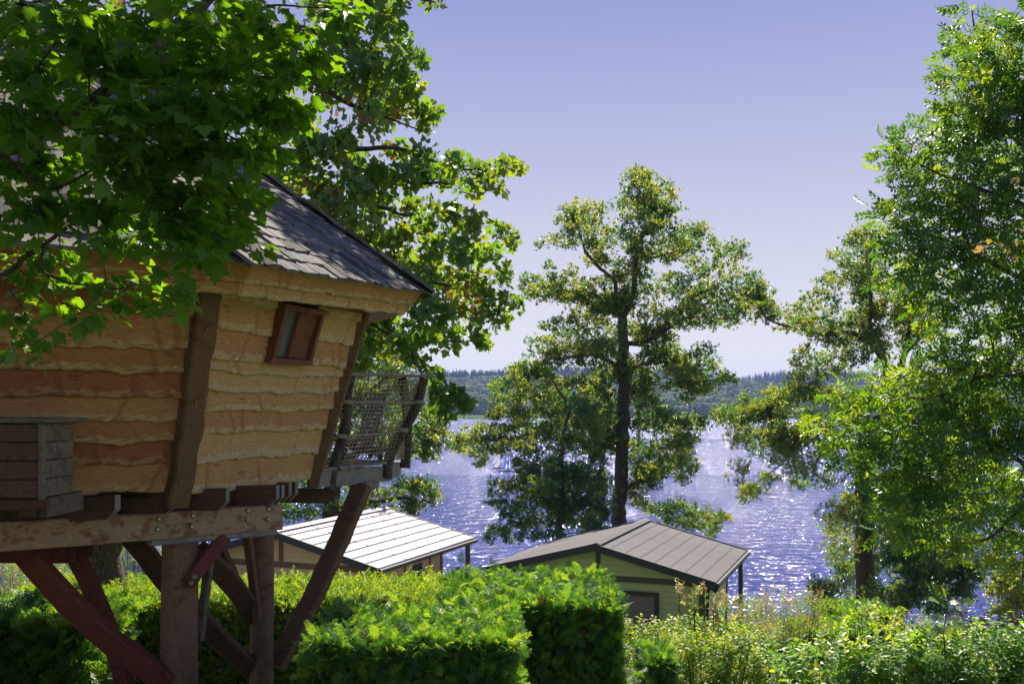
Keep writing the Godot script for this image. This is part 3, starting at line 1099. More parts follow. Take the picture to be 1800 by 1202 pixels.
func build_setting() -> void:
	# the near slope, one sheet from behind the camera down into the lake
	var mb := Mb.new()
	var pts := PackedVector3Array()
	var uv := PackedVector2Array()
	var nx := 161
	var nd := 91
	for j in nd:
		for i in nx:
			var fx := float(i) / (nx - 1) * 2.0 - 1.0
			var x := 40.0 * fx + 560.0 * fx * fx * fx
			var d := -60.0 + 160.0 * float(j) / (nd - 1)
			pts.append(V(x, ground_y(x, d), d))
			uv.append(Vector2(x, d) * 0.1)
	mb.grid(pts, nx, nd, uv)
	structure("ground", mb.mesh(), M.grass)
	# lake: real waves near by, finer ripples in the material
	var w := StandardMaterial3D.new()
	w.albedo_color = lin(0.018, 0.030, 0.19)
	w.roughness = 0.07
	w.metallic_specular = 0.5
	w.normal_enabled = true
	var nt := noise_tex(0.016, 4, 41, [], [], 1024)
	nt.as_normal_map = true
	nt.bump_strength = 12.0
	w.normal_texture = nt
	w.normal_scale = 1.0
	w.uv1_scale = Vector3(1.0 / 27.0, 1.0 / 16.0, 1)
	w.heightmap_enabled = true
	w.heightmap_texture = noise_tex(0.006, 3, 43, [], [], 1024)
	w.heightmap_scale = 37.0
	# one water sheet; its far part is drawn with a softer gloss, as waves too small to see apart do
	var am := ArrayMesh.new()
	var mats := [w]
	for q in [[0.12, 0.86, 0.42], [0.22, 0.72, 0.36]]:
		var f: StandardMaterial3D = w.duplicate()
		f.roughness = q[0]
		f.normal_scale = q[1]
		f.metallic_specular = q[2]
		mats.append(f)
	var zone := [58.0, 210.0, 430.0, 1100.0]
	for zi in 3:
		var lm := Mb.new()
		pts = PackedVector3Array()
		uv = PackedVector2Array()
		nx = 121
		nd = 50
		for j in nd:
			for i in nx:
				var fx := float(i) / (nx - 1) * 2.0 - 1.0
				var d: float = lerpf(zone[zi], zone[zi + 1], float(j) / (nd - 1))
				var x := 1600.0 * (0.22 * fx + 0.78 * fx * fx * fx)
				pts.append(Vector3(x, 0.0, -d))
				uv.append(Vector2(x, d))
		lm.grid(pts, nx, nd, uv)
		var m1 := lm.mesh()
		am.add_surface_from_arrays(Mesh.PRIMITIVE_TRIANGLES, m1.surface_get_arrays(0))
		am.surface_set_material(zi, mats[zi])
	structure("lake", am, null)


func far_h(x: float, d: float) -> float:  # height of the far hills above the lake
	var s := clampf((d - 1040.0) / 900.0, -0.2, 1.0)
	var ridge := 52.0 + 5.0 * sin(x * 0.0042 + 0.4) + 4.0 * nz.get_noise_2d(x * 0.004, 3.0) - 18.0 * smoothstep(230.0, 520.0, x)
	var h := ridge * (0.16 * s + 0.84 * s * s * (3.0 - 2.0 * s) if s > 0.0 else s)
	h += 6.0 * nz.get_noise_2d(x * 0.006, d * 0.006) * clampf(s * 4.0, 0.0, 1.0)
	if d > 2050.0:
		var s2 := clampf((d - 2050.0) / 620.0, 0.0, 1.0)
		var r2 := 82.0 * smoothstep(300.0, 760.0, x) * (1.0 - 0.45 * smoothstep(780.0, 1400.0, x)) + 5.0 * nz.get_noise_2d(x * 0.003, 8.0)
		h = lerpf(h, maxf(r2, 20.0), s2)
	return h


func crown_blob(sd: float) -> ArrayMesh:  # a broad-leaved crown seen from a kilometre: a lumpy dome of leaf tufts
	var mb := Mb.new()
	var nu := 13
	var nv := 7
	var pts := PackedVector3Array()
	var uv := PackedVector2Array()
	for j in nv:
		for i in nu:
			var a := -TAU * (i % (nu - 1)) / (nu - 1)
			var e := PI * (0.02 + 0.72 * j / (nv - 1))
			var q := Vector3(sin(e) * cos(a), cos(e), sin(e) * sin(a))
			var r := 1.0 + 0.30 * nz.get_noise_3d(q.x * 1.6 + sd, q.y * 1.6, q.z * 1.6) + 0.16 * nz.get_noise_3d(q.x * 4.2 + sd, q.y * 4.2, q.z * 4.2)
			pts.append(q * r * Vector3(1, 0.95, 1))
			uv.append(Vector2(i, j))
	# leaf tufts: every cell is a little tent of its own
	for j in nv - 1:
		for i in nu - 1:
			var a := pts[j * nu + i]
			var b := pts[j * nu + i + 1]
			var c := pts[(j + 1) * nu + i + 1]
			var d := pts[(j + 1) * nu + i]
			var m := (a + b + c + d) * 0.25 * (1.06 + 0.16 * nz.get_noise_3d(i * 3.1 + sd, j * 2.7, sd))
			mb.tri(a, m, b)
			mb.tri(b, m, c)
			mb.tri(c, m, d)
			mb.tri(d, m, a)
	return mb.mesh()


func conifer_mesh(sd: float) -> ArrayMesh:  # tiers of drooping boughs, unit height
	var mb := Mb.new()
	mb.tube(PackedVector3Array([Vector3(0, 0, 0), Vector3(0, 0.9, 0)]), PackedFloat32Array([0.012, 0.004]), 5)
	for k in 9:
		var y := 0.10 + 0.88 * k / 9.0
		var r := 0.19 * (1.0 - pow(k / 9.5, 1.1)) + 0.015
		var n := 9
		for i in n:
			var a := TAU * (i + 0.5 * (k % 2)) / n
			var rr := r * (0.75 + 0.5 * absf(nz.get_noise_2d(i * 2.3 + sd, k * 3.1)))
			var tip := Vector3(cos(a) * rr, y - rr * 0.45, sin(a) * rr)
			var s := Vector3(-sin(a), 0, cos(a)) * rr * 0.42
			var top := Vector3(0, y + 0.075, 0)
			mb.tri(top, tip * Vector3(0.7, 1, 0.7) + Vector3(0, 0.09 * 0.0, 0) + s, tip)
			mb.tri(top, tip, tip * Vector3(0.7, 1, 0.7) - s)
	return mb.mesh()


func build_far_shore() -> void:
	rng.seed = 303
	var mb := Mb.new()
	var pts := PackedVector3Array()
	var uv := PackedVector2Array()
	var nx := 121
	var nd := 60
	for j in nd:
		for i in nx:
			var x := -2600.0 + 5600.0 * i / (nx - 1)
			var d := 1030.0 + 2100.0 * j / (nd - 1)
			pts.append(Vector3(x, far_h(x, d), -d))
			uv.append(Vector2(x, d) * 0.01)
	mb.grid(pts, nx, nd, uv)
	structure("hills", mb.mesh(), flat(lin(0.05, 0.075, 0.03), 0.95))
	var fm := [flat(lin(0.065, 0.10, 0.035), 0.95), flat(lin(0.11, 0.16, 0.05), 0.95), flat(lin(0.15, 0.19, 0.065), 0.95)]
	var cm := flat(lin(0.015, 0.026, 0.018), 0.95)
	var blobs := [crown_blob(1.0), crown_blob(5.0), crown_blob(9.0)]
	var xs := [[[], [], []], [[], [], []], [[], [], []]]
	var con := [[], []]
	var d := 1044.0
	while d < 2680.0:
		var gap := 10.0 + (d - 1044.0) * 0.003
		var x := -0.62 * d
		while x < 0.86 * d:
			var xx := x + rf(-0.45, 0.45) * gap
			var dd := d + rf(-0.45, 0.45) * gap
			var y := far_h(xx, dd)
			x += gap
			if y < 0.3:
				continue
			var back := dd > 2080.0
			if back and xx < 330.0:
				continue
			var top := dd > 1740.0 + 60.0 * nz.get_noise_2d(xx * 0.01, 4.0) and xx < 330.0
			var patch := nz.get_noise_2d(xx * 0.012, dd * 0.012)
			if back or top or (patch > 0.66 and dd > 1120.0):
				if rf(0, 1) < 0.25:
					pass
				var hgt := rf(24, 33)
				con[rng.randi_range(0, 1)].append(Transform3D(Basis(Vector3.UP, rf(0, TAU)).scaled(Vector3(hgt, hgt, hgt)), Vector3(xx, y - 1.0, -dd)))
			else:
				var s := rf(4.6, 8.2)
				var hs := s * rf(0.85, 1.35)
				var t := nz.get_noise_2d(xx * 0.02 + 50.0, dd * 0.02) + rf(-0.45, 0.45)
				var mi := 0 if t < -0.2 else (1 if t < 0.3 else 2)
				xs[rng.randi_range(0, 2)][mi].append(Transform3D(Basis(Vector3.UP, rf(0, TAU)).scaled(Vector3(s, hs, s)), Vector3(xx, y + hs * rf(0.75, 1.15), -dd)))
		d += gap * 0.9
	var fo := thing("forest", Vector3.ZERO, "hazy broadleaved forest covering the hills across the lake", "forest")
	fo.set_meta("kind", "stuff")
	for b in 3:
		for m in 3:
			scatter(fo, "crowns", blobs[b], fm[m], xs[b][m])
	var cf := thing("conifer_forest", Vector3.ZERO, "dark blue conifer forest along the crest of the far hills", "forest")
	cf.set_meta("kind", "stuff")
	var cmesh := [conifer_mesh(1.0), conifer_mesh(6.0)]
	for b in 2:
		scatter(cf, "conifers", cmesh[b], cm, con[b])
	# the few dark conifers that stand out singly among the broadleaved trees
	for q in [[833, 1450.0, 21.0, "dark conifer standing alone on the wooded slope above the reed bed"], [858, 1440.0, 19.0, "left one of two dark conifers side by side across the lake"], [868, 1436.0, 17.0, "right one of two dark conifers side by side across the lake"], [1244, 1300.0, 15.0, "small dark conifer across the lake between the two oaks"]]:
		var at := P(q[0], 710, q[1])
		at.y = far_h(at.x, q[1]) - 1.0 + 4.0
		var o := thing("conifer_tree", at, q[3], "tree")
		var mi := part(o, "crown", conifer_mesh(q[0]), cm)
		mi.scale = Vector3(q[2] * 1.5, q[2], q[2] * 1.5)
	# reeds along the water's edge
	var rb := Mb.new()
	for i in 16:
		var a := rf(0, TAU)
		var o := Vector3(rf(-1, 1), 0, rf(-1, 1))
		var s := Vector3(cos(a), 0, sin(a)) * 0.16
		var tip := o + Vector3(rf(-0.3, 0.3), rf(1.9, 2.9), rf(-0.3, 0.3))
		rb.tri(o - s, o + s, tip)
	var rm := rb.mesh()
	var rx := []
	for i in 5200:
		var px := rf(560, 876) if i < 4200 else rf(1195, 1330)
		var dd := 1036.0 - absf(rf(0, 1) * rf(0, 1)) * 34.0
		rx.append(Transform3D(Basis(Vector3.UP, rf(0, TAU)) * rf(0.8, 1.5), Vector3((px - 900.0) / F * dd, -0.1, -dd)))
	var re := thing("reed_bed", Vector3.ZERO, "pale green reed belt along the far edge of the lake", "reeds")
	re.set_meta("kind", "stuff")
	scatter(re, "reeds", rm, leaf_mat(0.16, 0.24, 0.06, 0.2, 0.3, 0.06, 0.7), rx)


# ------------------------------------------------------------------ boats

func small_person(o: Node3D, at: Vector3, coat: Material) -> void:
	var mb := Mb.new()
	mb.tube(spline([at, at + Vector3(0, 0.12, 0), at + Vector3(0, 0.35, 0.02), at + Vector3(0, 0.55, 0.03), at + Vector3(0, 0.62, 0.03), at + Vector3(0, 0.68, 0.03), at + Vector3(0, 0.78, 0.04), at + Vector3(0, 0.88, 0.03)], 3), PackedFloat32Array([0.14, 0.17, 0.19, 0.19, 0.18, 0.18, 0.19, 0.20, 0.21, 0.22, 0.20, 0.16, 0.09, 0.06, 0.06, 0.07, 0.09, 0.105, 0.11, 0.10, 0.07, 0.02]), 10, true)
	for s in [-1.0, 1.0]:
		mb.tube(spline([at + Vector3(0.2 * s, 0.55, 0.02), at + Vector3(0.27 * s, 0.34, 0.1), at + Vector3(0.18 * s, 0.22, 0.36)], 4), taper(0.065, 0.04, 9), 7, true)
		mb.tube(spline([at + Vector3(0.09 * s, 0.04, 0.0), at + Vector3(0.12 * s, 0.08, 0.4), at + Vector3(0.11 * s, -0.28, 0.46)], 4), taper(0.09, 0.05, 9), 7, true)
	part(o, "person", mb.mesh(), coat)


func hull(len: float, beam_w: float, h: float) -> ArrayMesh:
	var mb := Mb.new()
	var nu := 15
	for inner in [false, true]:
		var pts := PackedVector3Array()
		var uv := PackedVector2Array()
		for j in 7:
			for i in nu:
				var f := float(i) / (nu - 1) * 2.0 - 1.0
				var wd := beam_w * 0.5 * sqrt(maxf(0.0, 1.0 - pow(absf(f), 3.0))) * (0.9 if inner else 1.0)
				var a := PI * j / 6.0
				var y := -h * sin(a) * (0.6 if inner else 1.0) + h * 0.7 + 0.10 * h * f * f
				pts.append(Vector3(f * len * 0.5, y, wd * cos(a) * (1.0 if not inner else 1.0)))
				uv.append(Vector2(i, j))
		if inner:
			var q := PackedVector3Array()
			for j in 7:
				for i in nu:
					q.append(pts[j * nu + nu - 1 - i])
			pts = q
		mb.grid(pts, nu, 7, uv)
	return mb.mesh()


func build_boats() -> void:
	rng.seed = 71
	var white := flat(lin(0.78, 0.78, 0.76), 0.45)
	var blue := flat(lin(0.02, 0.12, 0.62), 0.6)
	blue.backlight_enabled = true
	blue.backlight = lin(0.02, 0.15, 0.7)
	var sailw := flat(lin(0.8, 0.8, 0.78), 0.6)
	sailw.backlight_enabled = true
	sailw.backlight = lin(0.5, 0.5, 0.48)
	var at := P(889, 829, 222.0)
	at.y = 0.0
	var o := thing("sailing_dinghy", at, "dinghy with blue and white striped sail on the lake behind the oak's branches", "sailboat")
	o.rotation.y = 0.35
	part(o, "hull", hull(3.6, 1.4, 0.42), white)
	var mast := Mb.new()
	mast.tube(PackedVector3Array([Vector3(-0.3, 0.2, 0), Vector3(0.55, 5.3, 0)]), PackedFloat32Array([0.045, 0.03]), 8, true)
	mast.tube(PackedVector3Array([Vector3(-0.3, 0.75, 0), Vector3(1.9, 0.7, 0.25)]), PackedFloat32Array([0.035, 0.03]), 8, true)
	part(o, "mast", mast.mesh(), flat(lin(0.3, 0.3, 0.33), 0.4, 0.5))
	for i in 6:  # the cloths of the sail, blue and white in turn
		var mb := Mb.new()
		var pts := PackedVector3Array()
		var uv := PackedVector2Array()
		for j in 9:
			for k in 3:
				var g := (i + k * 0.5) / 6.0
				var v := j / 8.0
				var foot := Vector3(-0.55, 0.8, 0).lerp(Vector3(1.75, 0.75, 0.25), g)
				var head := Vector3(0.28, 5.1, 0).lerp(Vector3(0.95, 4.2, 0.05), g)
				var p := foot.lerp(head, v)
				p.z += 0.35 * sin(PI * g) * sin(PI * (0.15 + 0.8 * v))
				pts.append(p)
				uv.append(Vector2(k, j))
		mb.grid(pts, 3, 9, uv)
		part(o, "sail_cloth", mb.mesh(), blue if i % 2 == 0 else sailw)
	small_person(o, Vector3(0.7, 0.22, -0.1), flat(lin(0.05, 0.05, 0.07), 0.8))
	at = P(876, 825, 232.0)
	at.y = 0.0
	o = thing("sailing_dinghy", at, "small dinghy with plain white sail left of the striped sail", "sailboat")
	o.rotation.y = 0.1
	part(o, "hull", hull(2.6, 1.1, 0.34), white)
	mast = Mb.new()
	mast.tube(PackedVector3Array([Vector3(0.35, 0.2, 0), Vector3(0.4, 2.7, 0)]), PackedFloat32Array([0.03, 0.02]), 8, true)
	part(o, "mast", mast.mesh(), flat(lin(0.3, 0.3, 0.33), 0.4, 0.5))
	var sm := Mb.new()
	var pts := PackedVector3Array()
	var uv := PackedVector2Array()
	for j in 7:
		for k in 4:
			var g := k / 3.0
			var v := j / 6.0
			var p := Vector3(0.36, 0.45, 0).lerp(Vector3(-0.85, 0.4, 0.1), g).lerp(Vector3(0.4, 2.65, 0), v)
			p.z += 0.15 * sin(PI * g) * (1.0 - v)
			pts.append(p)
			uv.append(Vector2(k, j))
	sm.grid(pts, 4, 7, uv)
	part(o, "sail", sm.mesh(), sailw)
	small_person(o, Vector3(0.15, 0.2, -0.15), flat(lin(0.45, 0.08, 0.06), 0.8))
	at = P(785, 764, 486.0)
	at.y = 0.0
	o = thing("rowing_boat", at, "small dark rowing boat with two anglers far out on the lake", "boat")
	part(o, "hull", hull(4.0, 1.4, 0.5), flat(lin(0.03, 0.035, 0.05), 0.6))
	small_person(o, Vector3(-0.7, 0.5, 0), flat(lin(0.04, 0.04, 0.06), 0.8))
	small_person(o, Vector3(0.8, 0.75, 0), flat(lin(0.05, 0.05, 0.06), 0.8))


# ------------------------------------------------------------------ holiday cabins

func slab(parent: Node3D, called: String, o: Vector3, s: Vector3, mat: Material, rot := Basis.IDENTITY) -> MeshInstance3D:
	var mb := Mb.new()
	mb.box(o, rot.x * s.x * 0.5, rot.y * s.y * 0.5, rot.z * s.z * 0.5, Vector2(rf(0, 1), rf(0, 1)))
	return part(parent, called, mb.mesh(), mat)


func cabin(label: String, A: Vector3, hw: float, L: float, drop: float, wallm: Array, trim: Material, fascia: Material, tile: Array, ribbed: bool, win: Array) -> void:
	# A = front end of the ridge; local x runs right along the gable, z towards the camera
	var az := deg_to_rad(20.7)
	var g := Vector3(cos(az), 0, sin(az))
	var bk := Vector3(sin(az), 0, -cos(az))
	var gy := EYE + ground_y(A.x, -A.z) - 0.1
	var o := thing("holiday_cabin", Vector3(A.x, gy, A.z), label, "cabin")
	o.basis = Basis(g, Vector3.UP, -bk)
	var H := A.y - gy
	var sl := drop / hw
	var ww := hw - 0.36
	var zf := -0.38
	var zb := -L + 1.7
	var eave := H - sl * ww - 0.10
	# body
	var core := Mb.new()
	core.box(Vector3(0, eave * 0.5 - 0.2, (zf + zb) * 0.5), Vector3(ww - 0.03, 0, 0), Vector3(0, eave * 0.5 + 0.15, 0), Vector3(0, 0, (zf - zb) * 0.5 - 0.03))
	for z in [zf - 0.03, zb + 0.03]:
		var a := Vector3(-ww + 0.03, eave - 0.06, z)
		var b := Vector3(ww - 0.03, eave - 0.06, z)
		var c := Vector3(0, H - 0.14, z)
		if z == zf - 0.03:
			core.tri(a, b, c)
		else:
			core.tri(b, a, c)
	var body := part(o, "wall", core.mesh(), trim)
	# horizontal boards on the gable and the two long sides
	var bh := 0.148
	var y := 0.12
	var j := 0
	while y < H - 0.3:
		var y1 := minf(y + bh - 0.008, H - 0.2)
		var mb := Mb.new()
		var w0 := minf(ww, (H - 0.12 - y) / sl)
		var w1 := minf(ww, (H - 0.12 - y1) / sl)
		var z := zf
		mb.quad(Vector3(-w0, y, z + 0.018), Vector3(w0, y, z + 0.018), Vector3(w1, y1, z + 0.004), Vector3(-w1, y1, z + 0.004), Vector2(0, 0), Vector2(2, 0), Vector2(2, 0.5), Vector2(0, 0.5))
		mb.quad(Vector3(-w0, y, z - 0.02), Vector3(w0, y, z - 0.02), Vector3(w0, y, z + 0.018), Vector3(-w0, y, z + 0.018))
		mb.quad(Vector3(-w1, y1, z + 0.004), Vector3(w1, y1, z + 0.004), Vector3(w1, y1, z - 0.02), Vector3(-w1, y1, z - 0.02))
		part(body, "plank", mb.mesh(), wallm[j % wallm.size()])
		if y1 < eave + 0.05:
			for s in [1.0, -1.0]:
				slab(body, "plank", Vector3(s * ww, (y + y1) * 0.5, (zf + zb) * 0.5), Vector3(0.03, y1 - y, zf - zb - 0.04), wallm[j % wallm.size()])
		y += bh
		j += 1
	# trims
	for s in [1.0, -1.0]:
		slab(o, "corner_trim", Vector3(s * (ww - 0.04), eave * 0.5 - 0.02, zf + 0.022), Vector3(0.13, eave, 0.05), trim)
		slab(o, "corner_trim", Vector3(s * (ww + 0.018), eave * 0.5 - 0.02, zb + 0.06), Vector3(0.05, eave, 0.13), trim)
		for q in win[1]:
			slab(o, "wall_trim", Vector3(s * (ww + 0.017), eave * 0.5 - 0.02, zf + (zb - zf) * q), Vector3(0.04, eave, 0.09), trim)
	slab(o, "belt_trim", Vector3(0, eave - 0.14, zf + 0.024), Vector3(ww * 2.0 - 0.24, 0.15, 0.045), trim)
	slab(o, "king_post", Vector3(0, (H + eave) * 0.5 - 0.10, zf + 0.022), Vector3(0.12, H - eave - 0.06, 0.05), trim)
	# windows: [x centre, width, sill, height] on the gable
	var wf := flat(lin(0.022, 0.024, 0.028), 0.45)
	for q in win[0]:
		var wn := slab(o, "window", Vector3(q[0], q[2] + q[3] * 0.5, zf + 0.012), Vector3(q[1] - 0.02, q[3] - 0.02, 0.03), flat(lin(0.16, 0.10, 0.05), 0.8))  # brown backing: the reflection of the foliage put into its colour
		for e in [[0.0, q[3] * 0.5 - 0.05, q[1], 0.1], [0.0, -q[3] * 0.5 + 0.05, q[1], 0.1], [-q[1] * 0.5 + 0.05, 0.0, 0.1, q[3] - 0.2], [q[1] * 0.5 - 0.05, 0.0, 0.1, q[3] - 0.2]]:
			slab(wn, "frame", Vector3(q[0] + e[0], q[2] + q[3] * 0.5 + e[1], zf + 0.05), Vector3(e[2], e[3], 0.07), wf)
		var pm := Mb.new()
		var a: float = q[0] - q[1] * 0.5 + 0.09
		var b: float = q[0] + q[1] * 0.5 - 0.09
		pm.quad(Vector3(a, q[2] + 0.09, zf + 0.045), Vector3(b, q[2] + 0.09, zf + 0.045), Vector3(b, q[2] + q[3] - 0.09, zf + 0.045), Vector3(a, q[2] + q[3] - 0.09, zf + 0.045))
		part(wn, "pane", pm.mesh(), glass())
	# a tall window on the right-hand side
	for q in win[2]:
		var z: float = zf + (zb - zf) * q[0]
		var wn := slab(o, "window", Vector3(ww + 0.012, q[2], z), Vector3(0.03, q[3], q[1]), flat(lin(0.05, 0.06, 0.09), 0.2))
		for e in [1.0, -1.0]:
			slab(wn, "frame", Vector3(ww + 0.035, q[2], z + e * (q[1] * 0.5 - 0.04)), Vector3(0.06, q[3], 0.08), wf)
			slab(wn, "frame", Vector3(ww + 0.035, q[2] + e * (q[3] * 0.5 - 0.04), z), Vector3(0.06, 0.08, q[1] - 0.16), wf)
	# roof: deck, then courses of tile sheets
	var dk := Mb.new()
	for s in [1.0, -1.0]:
		var n := Vector3(s * sl, 1, 0).normalized()
		var a := Vector3(0, H - 0.075, 0)
		var b := Vector3(s * hw, H - drop - 0.075, 0)
		var bz := Vector3(0, 0, -L)
		if s > 0:
			dk.quad(a, b, b + bz, a + bz)
			dk.quad(b - n * 0.06, a - n * 0.06, a - n * 0.06 + bz, b - n * 0.06 + bz)
		else:
			dk.quad(b, a, a + bz, b + bz)
			dk.quad(a - n * 0.06, b - n * 0.06, b - n * 0.06 + bz, a - n * 0.06 + bz)
	var rfn := part(o, "roof", dk.mesh(), fascia)
	var slen := sqrt(hw * hw + drop * drop)
	var rows := 8
	var cols := 4
	var rh := slen / rows
	for s in [1.0, -1.0]:
		var dn := Vector3(s * hw, -drop, 0).normalized()
		var nn := Vector3(s * drop, hw, 0).normalized()
		var zdir := Vector3(0, 0, -1.0)
		for r in rows:
			for c in cols:
				var cw := L / cols
				var mb := Mb.new()
				var per := 0.19 if ribbed else 0.23
				var nseg := int(cw / per) * (4 if ribbed else 2)
				var pts := PackedVector3Array()
				var uv := PackedVector2Array()
				var ht := 0.020 if ribbed else 0.003
				var st := 0.024 if ribbed else 0.009
				# rows of points down the slope, the last two make the little step at the lower edge
				var lev := [Vector2(0.0, 0.0), Vector2(0.25, st * 0.25), Vector2(0.85, st * 0.8), Vector2(1.0, st), Vector2(1.004, -0.012)]
				for q in lev:
					for i in nseg + 1:
						var zz := cw * c + 0.004 + (cw - 0.008) * i / nseg
						var ph := float(i) / nseg * cw / per * TAU
						var rib: float = ht * (0.5 + 0.5 * cos(ph)) * (0.35 + 0.65 * q.x)
						pts.append(Vector3(0, H - 0.045, 0) + dn * (rh * (r + q.x)) + nn * (q.y + rib) + zdir * zz)
						uv.append(Vector2(zz, q.x))
				if s > 0:
					var p2 := PackedVector3Array()
					var nu := nseg + 1
					for jj in lev.size():
						for i in nu:
							p2.append(pts[jj * nu + nu - 1 - i])
					pts = p2
				mb.grid(pts, nseg + 1, lev.size(), uv)
				part(rfn, "tile_sheet", mb.mesh(), tile[(r * 3 + c * 2 + (1 if s > 0 else 0)) % tile.size()])
	# ridge cap, verge boards, gutters
	var rc := Mb.new()
	for s in [1.0, -1.0]:
		var q := [Vector3(0, H + 0.035, 0.02), Vector3(s * 0.17, H + 0.035 - 0.17 * sl - 0.015, 0.02)]
		var bz := Vector3(0, 0, -L - 0.04)
		if s > 0:
			rc.quad(q[0], q[1], q[1] + bz, q[0] + bz)
		else:
			rc.quad(q[1], q[0], q[0] + bz, q[1] + bz)
	part(rfn, "ridge_cap", rc.mesh(), tile[0])
	for z in [0.03, -L - 0.03]:
		for s in [1.0, -1.0]:
			var vm := Mb.new()
			vm.timber(line(Vector3(s * 0.002, H - 0.10, z), Vector3(s * hw, H - drop - 0.10, z), 2), 0.05, 0.19, Vector3(0, 0, 1), 0.006, 0.0, 1.0, nz)
			part(rfn, "verge_board", vm.mesh(), fascia)
	for s in [1.0, -1.0]:
		var gm := Mb.new()
		gm.tube(line(Vector3(s * (hw + 0.05), H - drop - 0.10, 0.02), Vector3(s * (hw + 0.05), H - drop - 0.12, -L - 0.02), 3), taper(0.062, 0.062, 4), 8, true)
		part(rfn, "gutter", gm.mesh(), fascia)
		var pm := Mb.new()
		pm.tube(spline([Vector3(s * (hw + 0.03), H - drop - 0.14, -0.12), Vector3(s * (hw - 0.02), H - drop - 0.26, -0.16), Vector3(s * (ww + 0.09), H - drop - 0.42, zf - 0.1), Vector3(s * (ww + 0.09), 0.2, zf - 0.1)], 5), taper(0.042, 0.042, 16), 8, true)
		part(o, "downpipe", pm.mesh(), wf)
		# veranda at the lake end
		slab(o, "veranda_post", Vector3(s * (hw - 0.16), (H - drop) * 0.5 - 0.05, -L + 0.16), Vector3(0.12, H - drop - 0.06, 0.12), trim)
		slab(o, "veranda_rail", Vector3(s * (hw - 0.16), 1.05, (zb - L) * 0.5), Vector3(0.08, 0.10, zb + L - 0.4), trim)
	slab(o, "veranda_floor", Vector3(0, 0.05, (zb - L) * 0.5), Vector3(hw * 2.0 - 0.2, 0.12, zb + L), trim)


func build_cabins() -> void:
	rng.seed = 515
	var olive := flat(lin(0.075, 0.075, 0.035), 0.6)
	var green := [flat(lin(0.46, 0.52, 0.21), 0.6), flat(lin(0.44, 0.505, 0.20), 0.6), flat(lin(0.48, 0.53, 0.22), 0.6)]
	var gray := [flat(lin(0.135, 0.133, 0.132), 0.85, 0.0, 0.2), flat(lin(0.139, 0.137, 0.136), 0.85, 0.0, 0.2), flat(lin(0.131, 0.129, 0.128), 0.85, 0.0, 0.2)]
	cabin("green boarded cabin under a grey low-pitched roof below the oak", P(1045, 955, 26.0), 3.14, 5.9, 0.80, green, olive, flat(lin(0.03, 0.034, 0.03), 0.55), gray, false, [[[1.05, 1.15, 0.75, 1.25]], [0.45], []])
	var brown := flat(lin(0.19, 0.115, 0.06), 0.6)
	var beige := [flat(lin(0.78, 0.52, 0.28), 0.6), flat(lin(0.76, 0.50, 0.27), 0.6), flat(lin(0.80, 0.54, 0.30), 0.6)]
	var pale := [flat(lin(0.43, 0.42, 0.42), 0.6, 0.0, 0.3), flat(lin(0.41, 0.405, 0.405), 0.6, 0.0, 0.3), flat(lin(0.45, 0.44, 0.44), 0.6, 0.0, 0.3)]
	cabin("beige boarded cabin with a white ribbed tile roof behind the treehouse stilts", P(480, 932, 26.4), 3.14, 6.3, 0.81, beige, brown, flat(lin(0.045, 0.047, 0.052), 0.5), pale, true, [[[-1.6, 1.1, 0.8, 1.2]], [0.42, 0.8], [[0.6, 0.5, 1.7, 1.3]]])
	var lg := [flat(lin(0.5, 0.52, 0.52), 0.6), flat(lin(0.48, 0.50, 0.50), 0.6)]
	cabin("pale grey boarded cabin half hidden behind the treehouse floor at the left", P(-105, 872, 24.0), 3.1, 5.6, 0.78, lg, flat(lin(0.10, 0.11, 0.11), 0.6), flat(lin(0.05, 0.05, 0.055), 0.5), gray, false, [[[-1.2, 1.0, 0.8, 1.2]], [0.45], []])


# ------------------------------------------------------------------ leaves

func blade(mb: Mb, o: Vector3, dir: Vector3, nrm: Vector3, len: float, wid: float, fold := 0.25, mid := 0.5) -> void:
	# one simple leaf, folded along its midrib and bent back a little
	var s := dir.cross(nrm).normalized() * wid * 0.5
	var n := nrm * wid * fold
	var m := o + dir * len * mid - nrm * len * 0.03
	var tip := o + dir * len - nrm * len * 0.12
	mb.tri(o, m + s + n, m)
	mb.tri(m, m + s + n, tip)
	mb.tri(o, m, m - s + n)
	mb.tri(m, tip, m - s + n)


func maple_leaf(mb: Mb, o: Vector3, dir: Vector3, nrm: Vector3, size: float, droop := 0.16, stalk := 0.55) -> void:
	# five pointed lobes on a thin stalk; o = twig end
	var s := dir.cross(nrm).normalized()
	var half := [Vector2(0.0, 0.02), Vector2(0.15, -0.06), Vector2(0.37, -0.03), Vector2(0.34, 0.13), Vector2(0.46, 0.22), Vector2(0.60, 0.42), Vector2(0.43, 0.46), Vector2(0.27, 0.54), Vector2(0.28, 0.68), Vector2(0.14, 0.77), Vector2(0.0, 0.98)]
	var b := o + dir * size * stalk
	if stalk > 0.01:
		var w := s * size * 0.010
		mb.quad(o - w, o + w, b + w, b - w)
	var at := func(p: Vector2, sg: float) -> Vector3:
		var q := p * size
		return b + s * q.x * sg + dir * q.y + nrm * (absf(p.x) * 0.22 - droop * p.y * p.y - 0.35 * p.x * p.x) * size
	var c: Vector3 = (at as Callable).call(Vector2(0.0, 0.34), 1.0)
	for sg in [1.0, -1.0]:
		for i in half.size() - 1:
			var p: Vector3 = (at as Callable).call(half[i], sg)
			var q: Vector3 = (at as Callable).call(half[i + 1], sg)
			if sg > 0:
				mb.tri(c, p, q)
			else:
				mb.tri(c, q, p)


